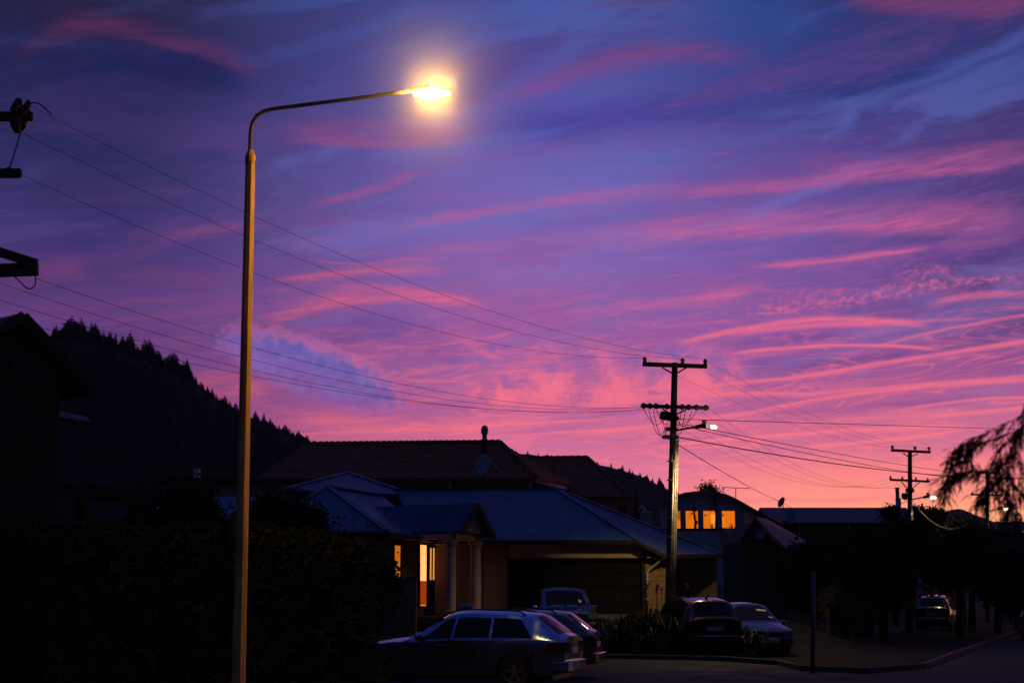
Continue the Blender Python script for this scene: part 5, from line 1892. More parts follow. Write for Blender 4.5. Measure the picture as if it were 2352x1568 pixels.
    MB().prism([(-0.06, -wb(0.1) * 0.93, zb_ - 0.13), (-0.10, -wb(0) * 0.7, zb_ - 0.13), (-0.10, wb(0) * 0.7, zb_ - 0.13), (-0.06, wb(0.1) * 0.93, zb_ - 0.13), (0.25, wb(0.25) + 0.012, zb_ - 0.13), (0.25, -wb(0.25) - 0.012, zb_ - 0.13)], (0, 0, 0.22)).build('rear_bumper', spec.get('bump_m', paint), r, bevel=0.03)
    MB().box((-0.118, -wb(0) * 0.72, zb_ + 0.055), (-0.095, wb(0) * 0.72, zb_ + 0.085)).build('bumper_trim', CHROME, r, bevel=0.008)
    MB().prism([(L + 0.05, -wb(L - .1) * 0.93, zb_ - 0.16), (L + 0.10, -wb(L) * 0.7, zb_ - 0.16), (L + 0.10, wb(L) * 0.7, zb_ - 0.16), (L + 0.05, wb(L - .1) * 0.93, zb_ - 0.16), (L - 0.3, wb(L - .3) + 0.012, zb_ - 0.16), (L - 0.3, -wb(L - .3) - 0.012, zb_ - 0.16)], (0, 0, 0.24)).build('front_bumper', spec.get('bump_m', paint), r, bevel=0.03)
    MB().box((-0.03, -0.26, spec['tail'][0] - 0.02), (0.0, 0.26, spec['tail'][0] + 0.10)).build('number_plate', PLATE, r, bevel=0.004)
    gr = MB().box((L - 0.01, -0.42, spec['head'][0] + 0.0), (L + 0.02, 0.42, spec['head'][1] - 0.02)).build('grille', TRIMBLACK, r, bevel=0.01)
    for k in range(3):
        z = spec['head'][0] + 0.03 + k * 0.05
        MB().box((L + 0.022, -0.40, z), (L + 0.034, 0.40, z + 0.022)).build('grille_bar', CHROME, gr)
    MB().box((L + 0.101, -0.18, zb_ - 0.06), (L + 0.112, 0.18, zb_ + 0.05)).build('number_plate', PLATE, r, bevel=0.004)
    MB().box((0.25, -wb(1) * 0.80, sill - 0.06), (L - 0.3, wb(1) * 0.80, sill + 0.12)).build('underbody', TRIMBLACK, r)
    return r, topp, side, body


WAGON = dict(L=4.70, sill=0.24, R=0.315, wheels=(0.98, 3.72), wt=0.2,
             belt=[(0, .90), (.35, .93), (1.6, .93), (2.9, .90), (3.5, .86), (4.2, .76), (4.6, .66), (4.7, .60)],
             roof=[(0, .95), (.10, 1.00), (.62, 1.38), (1.1, 1.43), (1.9, 1.455), (2.30, 1.42), (3.14, .95), (3.6, .89), (4.3, .78), (4.60, .69), (4.7, .64)],
             wb=[(0, .74), (.12, .82), (.6, .875), (2, .885), (3.6, .88), (4.3, .83), (4.58, .72), (4.7, .60)],
             wr=[(0, .72), (.12, .70), (.65, .60), (1.4, .60), (2.2, .61), (2.7, .68), (3.2, .79), (4.2, .72), (4.7, .50)],
             side=[(0.62, 1.42, 0.88, 1.42), (1.48, 2.20, 1.48, 2.14), (2.26, 3.02, 2.20, 2.42)], seams=(0.75, 1.45, 2.23, 3.12), handles=(1.62, 2.42), mirror=2.86,
             wind=(2.38, 3.06), rear=(0.14, 0.58), tail=(0.68, 0.88, 0.34), head=(0.50, 0.66, 0.45))
SUV = dict(L=4.45, sill=0.30, R=0.345, wheels=(0.90, 3.55), wt=0.22,
           belt=[(0, 1.02), (.4, 1.05), (2.9, 1.0), (3.4, .99), (4.2, .90), (4.45, .80)],
           roof=[(0, 1.08), (.08, 1.14), (.42, 1.62), (.9, 1.70), (2.0, 1.74), (2.55, 1.68), (3.3, 1.08), (3.7, 1.02), (4.3, .92), (4.45, .84)],
           wb=[(0, .80), (.12, .87), (.6, .90), (3.6, .90), (4.2, .85), (4.45, .70)],
           wr=[(0, .78), (.1, .76), (.45, .66), (1.5, .65), (2.5, .66), (3.0, .73), (3.4, .82), (4.0, .78), (4.45, .60)],
           side=[(0.50, 1.25, 0.70, 1.25), (1.32, 2.20, 1.32, 2.14), (2.27, 3.05, 2.20, 2.58)], seams=(1.3, 2.25, 3.2), handles=(1.5, 2.42), mirror=2.95,
           wind=(2.62, 3.22), rear=(0.10, 0.40), tail=(0.80, 1.05, 0.22), head=(0.66, 0.84, 0.40), bump=0.55)
HATCH = dict(L=4.10, sill=0.25, R=0.31, wheels=(0.80, 3.30), wt=0.19,
             belt=[(0, .92), (.4, .96), (2.6, .92), (3.2, .88), (3.8, .78), (4.1, .66)],
             roof=[(0, .98), (.06, 1.02), (.45, 1.44), (.9, 1.53), (1.8, 1.56), (2.3, 1.51), (3.15, .97), (3.5, .89), (3.95, .77), (4.1, .69)],
             wb=[(0, .76), (.12, .82), (.6, .86), (3.2, .86), (3.85, .80), (4.1, .64)],
             wr=[(0, .74), (.1, .72), (.5, .61), (1.4, .60), (2.3, .62), (2.8, .70), (3.2, .79), (3.8, .72), (4.1, .54)],
             side=[(0.55, 1.15, 0.78, 1.15), (1.22, 2.05, 1.22, 1.98), (2.12, 2.98, 2.05, 2.38)], seams=(1.2, 2.1, 3.1), handles=(1.38, 2.26), mirror=2.82,
             wind=(2.42, 3.06), rear=(0.10, 0.42), tail=(0.72, 0.98, 0.20), head=(0.56, 0.74, 0.42), bump=0.48)
UTE = dict(L=5.25, sill=0.42, R=0.385, wheels=(1.10, 4.15), wt=0.25,
           belt=[(0, 1.08), (1.9, 1.08), (2.1, 1.12), (3.5, 1.10), (4.2, 1.08), (5.0, 1.00), (5.25, .90)],
           roof=[(0, 1.09), (1.72, 1.09), (1.80, 1.14), (2.02, 1.70), (2.4, 1.80), (3.1, 1.81), (3.35, 1.74), (4.0, 1.18), (4.3, 1.14), (5.0, 1.04), (5.25, .95)],
           wb=[(0, .84), (.2, .90), (3.8, .92), (4.8, .89), (5.25, .76)],
           wr=[(0, .84), (1.75, .84), (2.02, .70), (3.2, .70), (3.6, .78), (4.0, .86), (4.9, .80), (5.25, .66)],
           side=[(2.08, 2.62, 2.14, 2.62), (2.70, 3.72, 2.70, 3.36)], seams=(1.85, 2.66, 3.82), handles=(2.2, 2.9), mirror=3.62, mirror_m=CHROME,
           wind=(3.42, 3.94), rear=(1.82, 1.98), tail=(0.70, 1.0, 0.12), head=(0.82, 1.0, 0.40), bump=0.62)


def car_at(label, px, D, heading, spec, paint, ref='rear', **kw):
    """Place so that the middle of the rear (or front) end stands below photograph column px at depth D."""
    h = math.radians(heading)
    fw = Vector((math.sin(h), math.cos(h), 0))
    e = P(px, 1400, D)
    e.z = 0
    if ref == 'front':
        e = e - fw * spec['L']
    e.z = min(gz(e.x, e.y), gz(e.x + fw.x * spec['L'], e.y + fw.y * spec['L'])) + 0.01
    if e.y > 44 and kw.pop('tilt', False):
        pass
    kw.pop('tilt', None)
    return car(label, e, heading, spec, paint, **kw)


GC = 'parked cars'
# the silver estate in the foreground, nose to the left
w1 = car_at('silver blue estate car with roof rails parked nearest, nose to the left', 1318, 28.2, -74, WAGON, PAINT_SILVER, group=GC, rails=(0.8, 2.6))
w2 = car_at('dark estate car half hidden behind the nearest silver estate', 1372, 32.0, -78, WAGON, PAINT_DARK, group=GC, rails=(0.8, 2.6))
# pickup on the drive
ut = car_at('grey blue pickup truck facing the street in front of the garage door', 1318, 46.3, 172, UTE, PAINT_STEEL, ref='front', group=GC, cat='pickup truck', name='pickup_truck')
v = ut[1](3.56, 0.62)
tp = ut[1]
MB().grid([[tp(s, u) + Vector((0.02, 0, 0.022)) for u in (0.50, 0.62)] for s in (3.78, 3.88)]).build('windscreen_label', STICKER, ut[0])
sv = car_at('dark red SUV with its tailgate towards the viewer beside the power pole', 1642, 42.5, -12, SUV, PAINT_RED, group=GC)
MB().tube([sv[1](0.75, 0.0) + Vector((0, 0, 0.0)), sv[1](0.62, 0.0) + Vector((-0.05, 0, 0.10))], 0.03, 6).build('roof_aerial', TRIMBLACK, sv[0])
sb_ = car_at('blue grey hatchback facing the viewer right of the dark red SUV', 1772, 43.6, 166, HATCH, PAINT_BLUE, ref='front', group=GC)
tp = sb_[1]
MB().grid([[tp(s, u) + Vector((0.02, 0, 0.022)) for u in (0.22, 0.70)] for s in (2.58, 2.66)]).build('windscreen_label', STICKER, sb_[0])
MB().grid([[tp(s, u) + Vector((0.02, 0, 0.022)) for u in (0.55, 0.74)] for s in (2.92, 2.97)]).build('windscreen_label', STICKER, sb_[0])
sf = car_at('far pale SUV catching two bright lamp reflections beyond the signpost', 2140, 73.0, 22, SUV, PAINT_PALE, group=GC)
se = car_at('car cut off by the right edge, only its red tail corner showing', 2388, 60.0, 24, HATCH, PAINT_RED, group=GC)
hcr = car_at('pale blue parked car glimpsed under the raised timber deck', 268, 49.0, 98, SUV, PAINT_SILVER, group=GC)

# ------------------------------------------------------------------ plants
def leaf_mesh(name, centers, size, rng, m, flat=0.0, aspect=0.45, tip=True):
    """Many small leaf faces, one bent quad each, at the given points."""
    n = len(centers)
    a = rng.normal(size=(n, 3))
    a[:, 2] *= (1 - flat)
    a /= np.linalg.norm(a, axis=1)[:, None]
    b = rng.normal(size=(n, 3))
    b -= (b * a).sum(1)[:, None] * a
    b /= np.linalg.norm(b, axis=1)[:, None] + 1e-9
    s = size * (0.6 + 0.8 * rng.random(n))[:, None]
    A, Bv = a * s, b * s * aspect
    v = np.stack([centers - A, centers + Bv * 0.9, centers + A, centers - Bv * 0.9], 1).reshape(-1, 3)
    me = bpy.data.meshes.new(name)
    me.vertices.add(4 * n)
    me.vertices.foreach_set('co', v.astype(np.float32).ravel())
    me.loops.add(4 * n)
    me.loops.foreach_set('vertex_index', np.arange(4 * n, dtype=np.int32))
    me.polygons.add(n)
    me.polygons.foreach_set('loop_start', np.arange(0, 4 * n, 4, dtype=np.int32))
    me.polygons.foreach_set('loop_total', np.full(n, 4, dtype=np.int32))
    me.update(calc_edges=True)
    me.materials.append(m)
    return me


def clump_points(c, r, nclump, per, spread, rng, shell=0.55, flatbase=False):
    d = rng.normal(size=(nclump, 3))
    d /= np.linalg.norm(d, axis=1)[:, None]
    if flatbase:
        d[:, 2] = np.abs(d[:, 2])
    rad = (shell + (1 - shell) * rng.random(nclump) ** 0.6)[:, None]
    cc = np.array(c) + d * rad * np.array(r)
    p = np.repeat(cc, per, 0) + rng.normal(size=(nclump * per, 3)) * spread
    return p, cc


def tree(name, label, cat, base, crown_c, crown_r, seed, nclump=120, per=45, spread=0.28, leaf=0.10, m=LEAF, group=None, trunk_r=0.16, shell=0.45, limbs=7):
    rng = np.random.default_rng(seed)
    base = Vector(base)
    t = thing(name, label, cat, base, group)
    cc0 = Vector(crown_c)
    pts, cc = clump_points(crown_c, crown_r, nclump, per, spread, rng, shell)
    tb = MB()
    top_ = Vector((cc0.x, cc0.y, cc0.z - crown_r[2] * 0.2))
    tb.tube([base, base.lerp(top_, 0.5) + Vector((0.1, 0, 0)), top_], [trunk_r, trunk_r * 0.75, trunk_r * 0.4], 8)
    for k in range(limbs):
        q = Vector(cc[k])
        s0 = base.lerp(top_, 0.55 + 0.4 * rng.random())
        tb.tube([s0, s0.lerp(q, 0.5) + Vector((0, 0, 0.15)), q], [trunk_r * 0.4, trunk_r * 0.25, trunk_r * 0.1], 6)
    tb.build('trunk', BARK, t, smooth=True)
    obj('crown', leaf_mesh('crown', pts, leaf, rng, m), t)
    return t


def ground_at(v):
    return Vector((v.x, v.y, gz(v.x, v.y)))


# the two dark bushes and the hedge on the left
c_ = P(433, 1160, 46)
tree('round_bush', 'dark upright bush between the deck and the lamp column', 'bush', ground_at(c_), (c_.x, 46, c_.z - 0.5), (0.95, 1.0, 1.12), 21, 170, 60, 0.20, 0.085, trunk_r=0.10, shell=0.35)
c_ = P(650, 1200, 45)
tree('round_bush', 'broad dark bush right of the lamp column in front of the blue roof', 'bush', ground_at(c_), (c_.x, 44.0, c_.z - 0.45), (1.55, 1.3, 1.15), 22, 260, 60, 0.22, 0.085, trunk_r=0.12, shell=0.35)
rng = np.random.default_rng(8)
hx0, hx1, hy0, hy1 = -14.5, -2.55, 24.4, 26.6
nh = 26000
px_ = rng.uniform(hx0, hx1, nh)
u = rng.random(nh)
ztop = lambda x: 2.92 - 0.22 * np.clip((x + 5.2) / 2.6, 0, 1) ** 2 + 0.05 * np.sin(x * 2.3) + 0.04 * np.sin(x * 5.1)
side_ = rng.random(nh) < 0.72
py_ = np.where(side_, hy0 + rng.normal(0, 0.06, nh), rng.uniform(hy0, hy1, nh))
pz_ = np.where(side_, u ** 0.8 * ztop(px_), ztop(px_) + rng.normal(0, 0.05, nh))
endm = rng.random(nh) < 0.12
px_ = np.where(endm, hx1 + rng.normal(0, 0.06, nh), px_)
py_ = np.where(endm, rng.uniform(hy0, hy1, nh), py_)
pz_ = np.where(endm, rng.random(nh) * 2.7, pz_)
hg = thing('hedge', 'long tall clipped dark hedge filling the lower left behind the lamp column', 'hedge', (-8.5, 25.5, 0))
obj('foliage', leaf_mesh('foliage', np.stack([px_, py_, pz_], 1), 0.06, rng, LEAF), hg)
hcore = MB()
hxs = np.linspace(hx0, hx1 - 0.12, 30)
hcore.grid([[(x, hy0 + 0.1, 0) for x in hxs], [(x, hy0 + 0.1, float(ztop(x)) - 0.12) for x in hxs], [(x, hy1 - 0.1, float(ztop(x)) - 0.12) for x in hxs], [(x, hy1 - 0.1, 0) for x in hxs]])
hcore.quad((hx1 - 0.12, hy0 + 0.1, 0), (hx1 - 0.12, hy1 - 0.1, 0), (hx1 - 0.12, hy1 - 0.1, 2.6), (hx1 - 0.12, hy0 + 0.1, 2.6))
hcore.build('branches', BARK, hg)

# low plants hiding the house front on the left
c_ = P(860, 1300, 42.5)
tree('garden_bush', 'dark garden bush hiding the house front left of the narrow lit window', 'bush', ground_at(c_), (c_.x - 0.55, 42.5, c_.z - 0.55), (1.2, 0.8, 1.55), 31, 150, 55, 0.18, 0.075, trunk_r=0.07, shell=0.3)

# trees on the skyline
c_ = P(1631, 1128, 108)
tree('skyline_tree', 'small leafy treetop showing above the barrel roof', 'tree', (c_.x, 108, 2), (c_.x, 108, c_.z - 0.4), (0.85, 0.8, 1.0), 41, 60, 40, 0.20, 0.11, shell=0.3)
c_ = P(1657, 1136, 108.5)
tree('skyline_tree', 'little pointed shrub tip right of the treetop above the barrel roof', 'tree', (c_.x, 109, 2), (c_.x, 109, c_.z - 0.5), (0.35, 0.3, 0.9), 42, 26, 34, 0.12, 0.09, shell=0.2)
GTn = 'dark trees along the far side of the street'
for k, (px, py, D, rx, rz_, lbl) in enumerate((
        (1905, 1312, 62, 1.4, 1.45, 'dark rounded tree standing below the gutter of the long low house'),
        (1990, 1295, 66, 1.7, 1.7, 'broad dark tree left of the farther power pole'),
        (2078, 1255, 71, 1.5, 1.35, 'dark tree at the foot of the farther power pole'),
        (2130, 1226, 80, 1.4, 1.0, 'thin topped tree right of the farther power pole with sky through its crown'),
        (2222, 1252, 74, 1.5, 1.35, 'domed dark tree under the distant purple hill'),
        (2195, 1292, 66, 1.8, 1.15, 'large dark tree in the middle of the street side trees'),
        (2283, 1312, 72, 1.4, 1.5, 'dark tree below the most distant power pole'),
        (1860, 1330, 56, 1.2, 1.2, 'low dark tree behind the blue signpost'),
        (2022, 1330, 60, 1.5, 1.4, 'low broad dark tree between the signpost and the far pale car'),
        (2330, 1345, 76, 1.6, 1.6, 'dark bushy tree nearest the right edge'))):
    c_ = P(px, py, D)
    tree('street_tree', lbl, 'tree', (c_.x, D, gz(c_.x, D)), (c_.x, D, c_.z), (rx, 1.3, rz_), 50 + k, 150 if k != 3 else 70, 55, 0.24 if k != 3 else 0.16, 0.11, group=GTn, shell=0.3, trunk_r=0.2)
for k, (px, py, D, rx, rz_, lbl) in enumerate(((2114, 1182, 78, .8, .4, 'loose leafy treetop just right of the farther power pole'), (2148, 1184, 79, .6, .4, 'second loose treetop right of the farther power pole'), (2046, 1178, 77, .45, .3, 'sparse treetop left of the farther power pole by the flue'))):
    c_ = P(px, py, D)
    tree('street_tree', lbl, 'tree', (c_.x, D, 0), (c_.x, D, c_.z), (rx, .7, rz_), 70 + k, 46, 34, 0.13, 0.10, group=GTn, shell=0.25, trunk_r=0.15)


def conifer_mesh(h, r, tiers, seed, br=9):
    rnd = random.Random(seed)
    b = MB()
    for t in range(tiers):
        f = t / (tiers - 1)
        z = h * (0.10 + 0.88 * f)
        rr = r * (1 - f) ** 0.85 + r * 0.05
        for k in range(br):
            a = 2 * math.pi * (k + rnd.random() * 0.8) / br + t
            l = rr * (0.65 + 0.5 * rnd.random())
            d = Vector((math.cos(a), math.sin(a), 0))
            s = Vector((-d.y, d.x, 0)) * (0.16 * l + 0.05)
            dr = Vector((0, 0, -l * (0.35 + 0.2 * rnd.random())))
            o = Vector((0, 0, z))
            b.quad(o + Vector((0, 0, 0.12 * h / tiers)), o + d * l * 0.55 + s + dr * 0.4, o + d * l + dr * 0.7 + Vector((0, 0, 0.10 * l)), o + d * l * 0.55 - s + dr * 0.4)
            up = Vector((0, 0, h / tiers * 0.55))
            b.quad(o - up * 0.4, o + d * l * 0.5 + dr * 0.9 - up * 0.5, o + d * l + dr * 0.7, o + d * l * 0.5 + up * 0.6 + dr * 0.2)
    b.quad((-0.03 * r, 0, h * .9), (0.03 * r, 0, h * .9), (0.01 * r, 0, h * 1.04), (-0.01 * r, 0, h * 1.04))
    me = b.mesh('crown')
    me.materials.append(PINE)
    tb = MB().tube([(0, 0, -0.1 * h), (0, 0, h * 0.9)], [r * 0.09, r * 0.02], 6)
    mt = tb.mesh('trunk')
    mt.materials.append(BARK)
    return me, mt


protos = [conifer_mesh(10, 2.6, 12, 1), conifer_mesh(10, 2.1, 13, 2), conifer_mesh(10, 3.1, 11, 3), conifer_mesh(10, 1.7, 12, 5)]


def conifer(label, base, h, k, wide=1.0, group=None, rot=0.0, name='pine_tree'):
    me, mt = protos[k % len(protos)]
    t = thing(name, label, 'tree', base, group, local=True, rotz=rot)
    s = h / 10.0
    t.scale = (s * wide, s * wide, s)
    for nm, q in (('crown', me), ('trunk', mt)):
        o = bpy.data.objects.new(nm, q)
        C.objects.link(o)
        o.parent = t
    return t


hx = np.array([p[0] for p in HILL_L], float)
hy = np.array([p[1] for p in HILL_L], float)
GP = 'pines on the crest of the left hill'
named = {(162, 725): 'tallest conifer on the wooded ridge, near the timber gable', (605, 945): 'single slim pine standing out right of the lamp column', (191, 742): 'second tall conifer on the ridge, just right of the tallest',
         (252, 764): 'left of a pair of slim pines midway along the ridge', (279, 772): 'right of a pair of slim pines midway along the ridge', (395, 811): 'narrow pine standing up left of the lamp column', (122, 757): 'tiny conifer tip just right of the timber gable'}
rnd = random.Random(12)
for i, (px, py, wd_) in enumerate(((122, 757, .9), (148, 748, 1.3), (162, 725, 1.5), (176, 752, 1.4), (191, 742, 1.2), (207, 752, 1.1), (222, 764, 1.3), (238, 774, 1.0), (252, 764, .9), (266, 780, .9), (279, 772, .9), (296, 790, 1.2), (315, 792, .9), (328, 805, 1.3),
                                   (345, 814, 1.0), (352, 808, 1.0), (363, 802, 1.0), (377, 818, 1.1), (395, 811, .7), (405, 832, 1.0), (416, 834, 1.0), (426, 838, .8), (437, 850, .9), (449, 862, .9), (460, 874, .8), (475, 888, .9), (487, 894, .8),
                                   (500, 910, .8), (508, 916, .7), (520, 926, .8), (534, 936, .8), (583, 956, .8), (605, 945, .62), (625, 972, .8), (640, 974, .8), (660, 987, .9), (673, 992, .8), (685, 1000, .9), (700, 1010, .9))):
    D = 556 + rnd.random() * 8
    cy_ = float(np.interp(px, hx, hy))
    top_ = P(px, py, D)
    base = P(px, cy_ + 12, D)
    h = max(2.2, (top_.z - base.z) / 1.03)
    conifer(named.get((px, py), 'dark pine on the falling crest of the wooded left hill'), base, h, i, wd_ * 1.9, GP, rnd.random() * 6)
for i in range(95):
    px = rnd.uniform(110, 712)
    D = 552 + rnd.random() * 10
    base = P(px, float(np.interp(px, hx, hy)) + 10, D)
    conifer('dark pine on the falling crest of the wooded left hill', base, rnd.uniform(2.6, 8.6) * (1.2 if px < 430 else 0.62), i, rnd.uniform(1.3, 2.2), GP, rnd.random() * 6)
c_ = P(1462, 1190, 73)
conifer('dark narrow conifer between the terracotta house and the white chimney', Vector((c_.x, 73, gz(c_.x, 73))), (P(1462, 1114, 73).z - gz(c_.x, 73)) / 1.03, 1, 0.42)

# the woods covering the hills: one mass of rough crowns each
def wood(name, label, rows, n, size, seed):
    rnd_ = random.Random(seed)
    b = MB()
    cols = len(rows[0])
    for _ in range(n):
        j = rnd_.choice([2, 3, 3, 4, 4, 4])
        fj, i, fi = rnd_.random(), rnd_.randrange(cols - 1), rnd_.random()
        if j == 4 and fj > 0.96:
            fj = 0.9
        a = Vector(rows[j - 1][i]).lerp(Vector(rows[j - 1][i + 1]), fi)
        c = Vector(rows[j][i]).lerp(Vector(rows[j][i + 1]), fi)
        p = a.lerp(c, fj)
        if p.z < 2:
            continue
        h = size * (0.5 + rnd_.random())
        r = h * (0.28 + 0.22 * rnd_.random())
        k = 6
        ring = []
        for q in range(k):
            t = 2 * math.pi * q / k + rnd_.random()
            ring.append(p + Vector((math.cos(t) * r * (0.6 + 0.8 * rnd_.random()), math.sin(t) * r * 0.8, h * 0.1 * rnd_.random())))
        ring2 = [v.lerp(p, 0.45) + Vector((0, 0, h * (0.45 + 0.25 * rnd_.random()))) for v in ring]
        apex = p + Vector((rnd_.uniform(-.15, .15) * r, 0, h))
        for q in range(k):
            z = (q + 1) % k
            b.quad(ring[q], ring[z], ring2[z], ring2[q])
            b.poly([ring2[q], ring2[z], apex])
    o = b.build(name, PINE)
    tag(o, label, 'woods', kind='stuff')


wood('woods', 'dense dark woods covering the left hill', rowsL, 2600, 5.0, 3)
wood('woods', 'woods on the purple hill behind the power pole', rowsR, 2200, 6.0, 4)
wood('woods', 'trees on the small far hill at the right', rowsF, 500, 9.0, 5)
# a few separate trees on the far right crest
rx_ = np.array([p[0] for p in HILL_R], float)
ry_ = np.array([p[1] for p in HILL_R], float)
for i, (px, py) in enumerate(((1212, 1034), (1236, 1038), (1372, 1058), (1404, 1060), (1430, 1066), (1446, 1074), (1470, 1084))):
    base = P(px, float(np.interp(px, rx_, ry_)) + 5, 1048)
    conifer('single small tree on the crest of the purple hill', base, max(3, (P(px, py, 1048).z - base.z)), i, 1.5, 'trees on the purple hill crest', i)


# cabbage palms before the orange windows
def palm(label, px, py_top, py_base, D, s, seed):
    b0_, t0_ = P(px + 3, py_base, D), P(px, py_top, D)
    t = thing('cabbage_palm', label, 'palm', b0_)
    MB().tube([b0_, b0_.lerp(t0_, 0.5) + Vector((0.05, 0, 0)), t0_], [0.09, 0.07, 0.06], 8).build('trunk', BARK, t)
    rnd_ = random.Random(seed)
    b = MB()
    for k in range(46):
        a, e = rnd_.random() * 6.28, rnd_.uniform(-0.9, 1.4)
        d = Vector((math.cos(a) * math.cos(e), math.sin(a) * math.cos(e), math.sin(e)))
        l = s * (0.7 + 0.5 * rnd_.random())
        w_ = d.cross(Vector((0, 0, 1)))
        w_ = (w_.normalized() if w_.length > .01 else Vector((1, 0, 0))) * 0.022
        m_ = t0_ + d * l * 0.55
        e_ = t0_ + d * l + Vector((0, 0, -0.30 * l * (1 - d.z * .5)))
        b.quad(t0_ - w_, t0_ + w_, m_ + w_, m_ - w_)
        b.quad(m_ - w_, m_ + w_, e_ + w_ * .2, e_ - w_ * .2)
    b.build('crown', LEAF, t)


palm('slim cabbage palm silhouetted against the second orange window from the left', 1594, 1177, 1217, 90, 0.55, 1)
palm('slim cabbage palm beside the third orange window, its tuft against the blue gable', 1642, 1152, 1217, 89, 0.62, 2)
for px, lbl, sd_ in ((1636, 'spiky pot plant on the deck rail below the third orange window', 5), (1680, 'spiky pot plant before the rightmost orange window', 6)):
    c_ = P(px, 1216, 87.5)
    t = thing('pot_plant', lbl, 'plant', c_)
    MB().lathe(c_ - Vector((0, 0, .2)), (0, 0, 1), [(0, 0), (0, .1), (.2, .14), (.2, .0)], 12).build('pot', BLACKMETAL, t)
    rnd_ = random.Random(sd_)
    b = MB()
    for k in range(26):
        a, e = rnd_.random() * 6.28, rnd_.uniform(0.2, 1.5)
        d = Vector((math.cos(a) * math.cos(e), math.sin(a) * math.cos(e), math.sin(e)))
        w_ = Vector((-math.sin(a), math.cos(a), 0)) * 0.02
        b.quad(c_ - w_, c_ + w_, c_ + d * .35 + w_ * .6, c_ + d * (.35 + .15 * rnd_.random()))
    b.build('leaves', LEAF, t)

# flower bed before the garage: strap leaves, and stalks with seed heads
rnd = random.Random(77)
b = MB()
for k in range(5200):
    px = rnd.uniform(1366, 1740)
    D = rnd.uniform(42.9, 46.0)
    x = (px - 1176) / FPX * D
    z0 = gz(x, D)
    hmax = 1.05 + 0.35 * smooth01(1380, 1480, px) - 0.55 * smooth01(1600, 1740, px)
    h = rnd.uniform(0.3, 1.0) * hmax
    a = rnd.random() * 6.28
    ln_ = rnd.uniform(0.15, 0.5)
    d = Vector((math.cos(a), math.sin(a), 0))
    w_ = Vector((-d.y, d.x, 0)) * 0.018
    p0_ = Vector((x, D, z0 + h * 0.45))
    p1_ = p0_ + d * ln_ * 0.5 + Vector((0, 0, h * 0.5))
    p2_ = p0_ + d * ln_ + Vector((0, 0, h * 0.32))
    b.quad(p0_ - w_, p0_ + w_, p1_ + w_, p1_ - w_)
    b.poly([p1_ - w_, p1_ + w_, p2_])
o = b.build('ground_cover', LEAF2)
tag(o, 'dense bed of strap leaved plants in front of the garage', 'plants', kind='stuff')
core = MB()
core.grid([[((px - 1176) / FPX * D, D, gz((px - 1176) / FPX * D, D) + hh * (0.75 - 0.35 * smooth01(1600, 1740, px))) for px in np.linspace(1380, 1730, 12)] for D, hh in ((43.0, 0.02), (43.25, 0.7), (45.7, 0.8), (45.95, 0.02))])
o = core.build('garden_soil', BARK)
o['kind'] = 'structure'
st_pos = [(1488, 1345), (1484, 1352), (1510, 1347), (1507, 1356), (1520, 1356), (1440, 1352), (1460, 1362), (1420, 1364), (1565, 1352), (1577, 1346), (1398, 1372), (1350, 1386), (1330, 1392), (1300, 1388), (1372, 1390), (1545, 1368), (1590, 1372), (1606, 1376)]
for i, (px, py) in enumerate(st_pos):
    D = rnd.uniform(43.2, 45.2)
    t_ = P(px, py, D)
    g_ = Vector((t_.x + rnd.uniform(-.1, .1), D, gz(t_.x, D)))
    t = thing('flower_stalk', 'tall flower stalk with a round faded seed head rising from the bed before the garage', 'flower', g_, 'flower stalks in the bed before the garage')
    MB().tube([g_, g_.lerp(t_, .6) + Vector((.02, 0, 0)), t_], [0.012, 0.010, 0.008], 5).build('stem', LEAF2, t)
    hb_ = MB()
    for k in range(26):
        d = Vector((rnd.gauss(0, 1), rnd.gauss(0, 1), rnd.gauss(0, 1) + .3)).normalized()
        w_ = d.cross(Vector((.3, .1, 1))).normalized() * 0.022
        hb_.quad(t_, t_ + d * .055 + w_, t_ + d * .105, t_ + d * .055 - w_)
    hb_.build('flower_head', PETAL, t)

# the drooping branch close to the camera at the right
BD = 11.0
bt = thing('weeping_tree', 'weeping tree with narrow drooping leaves hanging in from the right edge, out of focus', 'tree', (5.4, BD + 0.2, 0))
tk = MB()
tk.tube([(5.4, BD + 0.2, 0), (5.35, BD + 0.15, 1.4), (5.05, BD + 0.1, 2.8), (4.6, BD, 3.4), P(2420, 905, BD), P(2352, 930, BD)], [0.16, 0.13, 0.08, 0.045, 0.014, 0.006], 8)
tk.build('trunk', BARK, bt, smooth=True)
boughs = [
    [(2420, 905), (2350, 950), (2290, 985), (2240, 1005), (2205, 1030), (2185, 1075)],
    [(2420, 940), (2340, 985), (2300, 1030), (2270, 1075), (2235, 1080), (2195, 1095), (2165, 1140)],
    [(2370, 930), (2330, 1010), (2310, 1070), (2300, 1110), (2312, 1140), (2325, 1175)],
    [(2420, 960), (2352, 985), (2325, 1040), (2315, 1090), (2332, 1112), (2348, 1130)],
    [(2340, 985), (2285, 1010), (2250, 1015), (2215, 1025), (2192, 1050)],
    [(2310, 1060), (2270, 1080), (2225, 1085), (2190, 1088), (2175, 1118)],
    [(2352, 930), (2345, 1000), (2340, 1050), (2352, 1070)],
    [(2305, 1085), (2290, 1110), (2272, 1125), (2262, 1150)],
    [(2260, 1000), (2240, 1015), (2228, 1035), (2225, 1052)],
    [(2320, 1100), (2318, 1130), (2322, 1160), (2318, 1182)],
    [(2330, 1040), (2300, 1060), (2280, 1100), (2262, 1118)],
]
lv = MB()
rnd = random.Random(5)


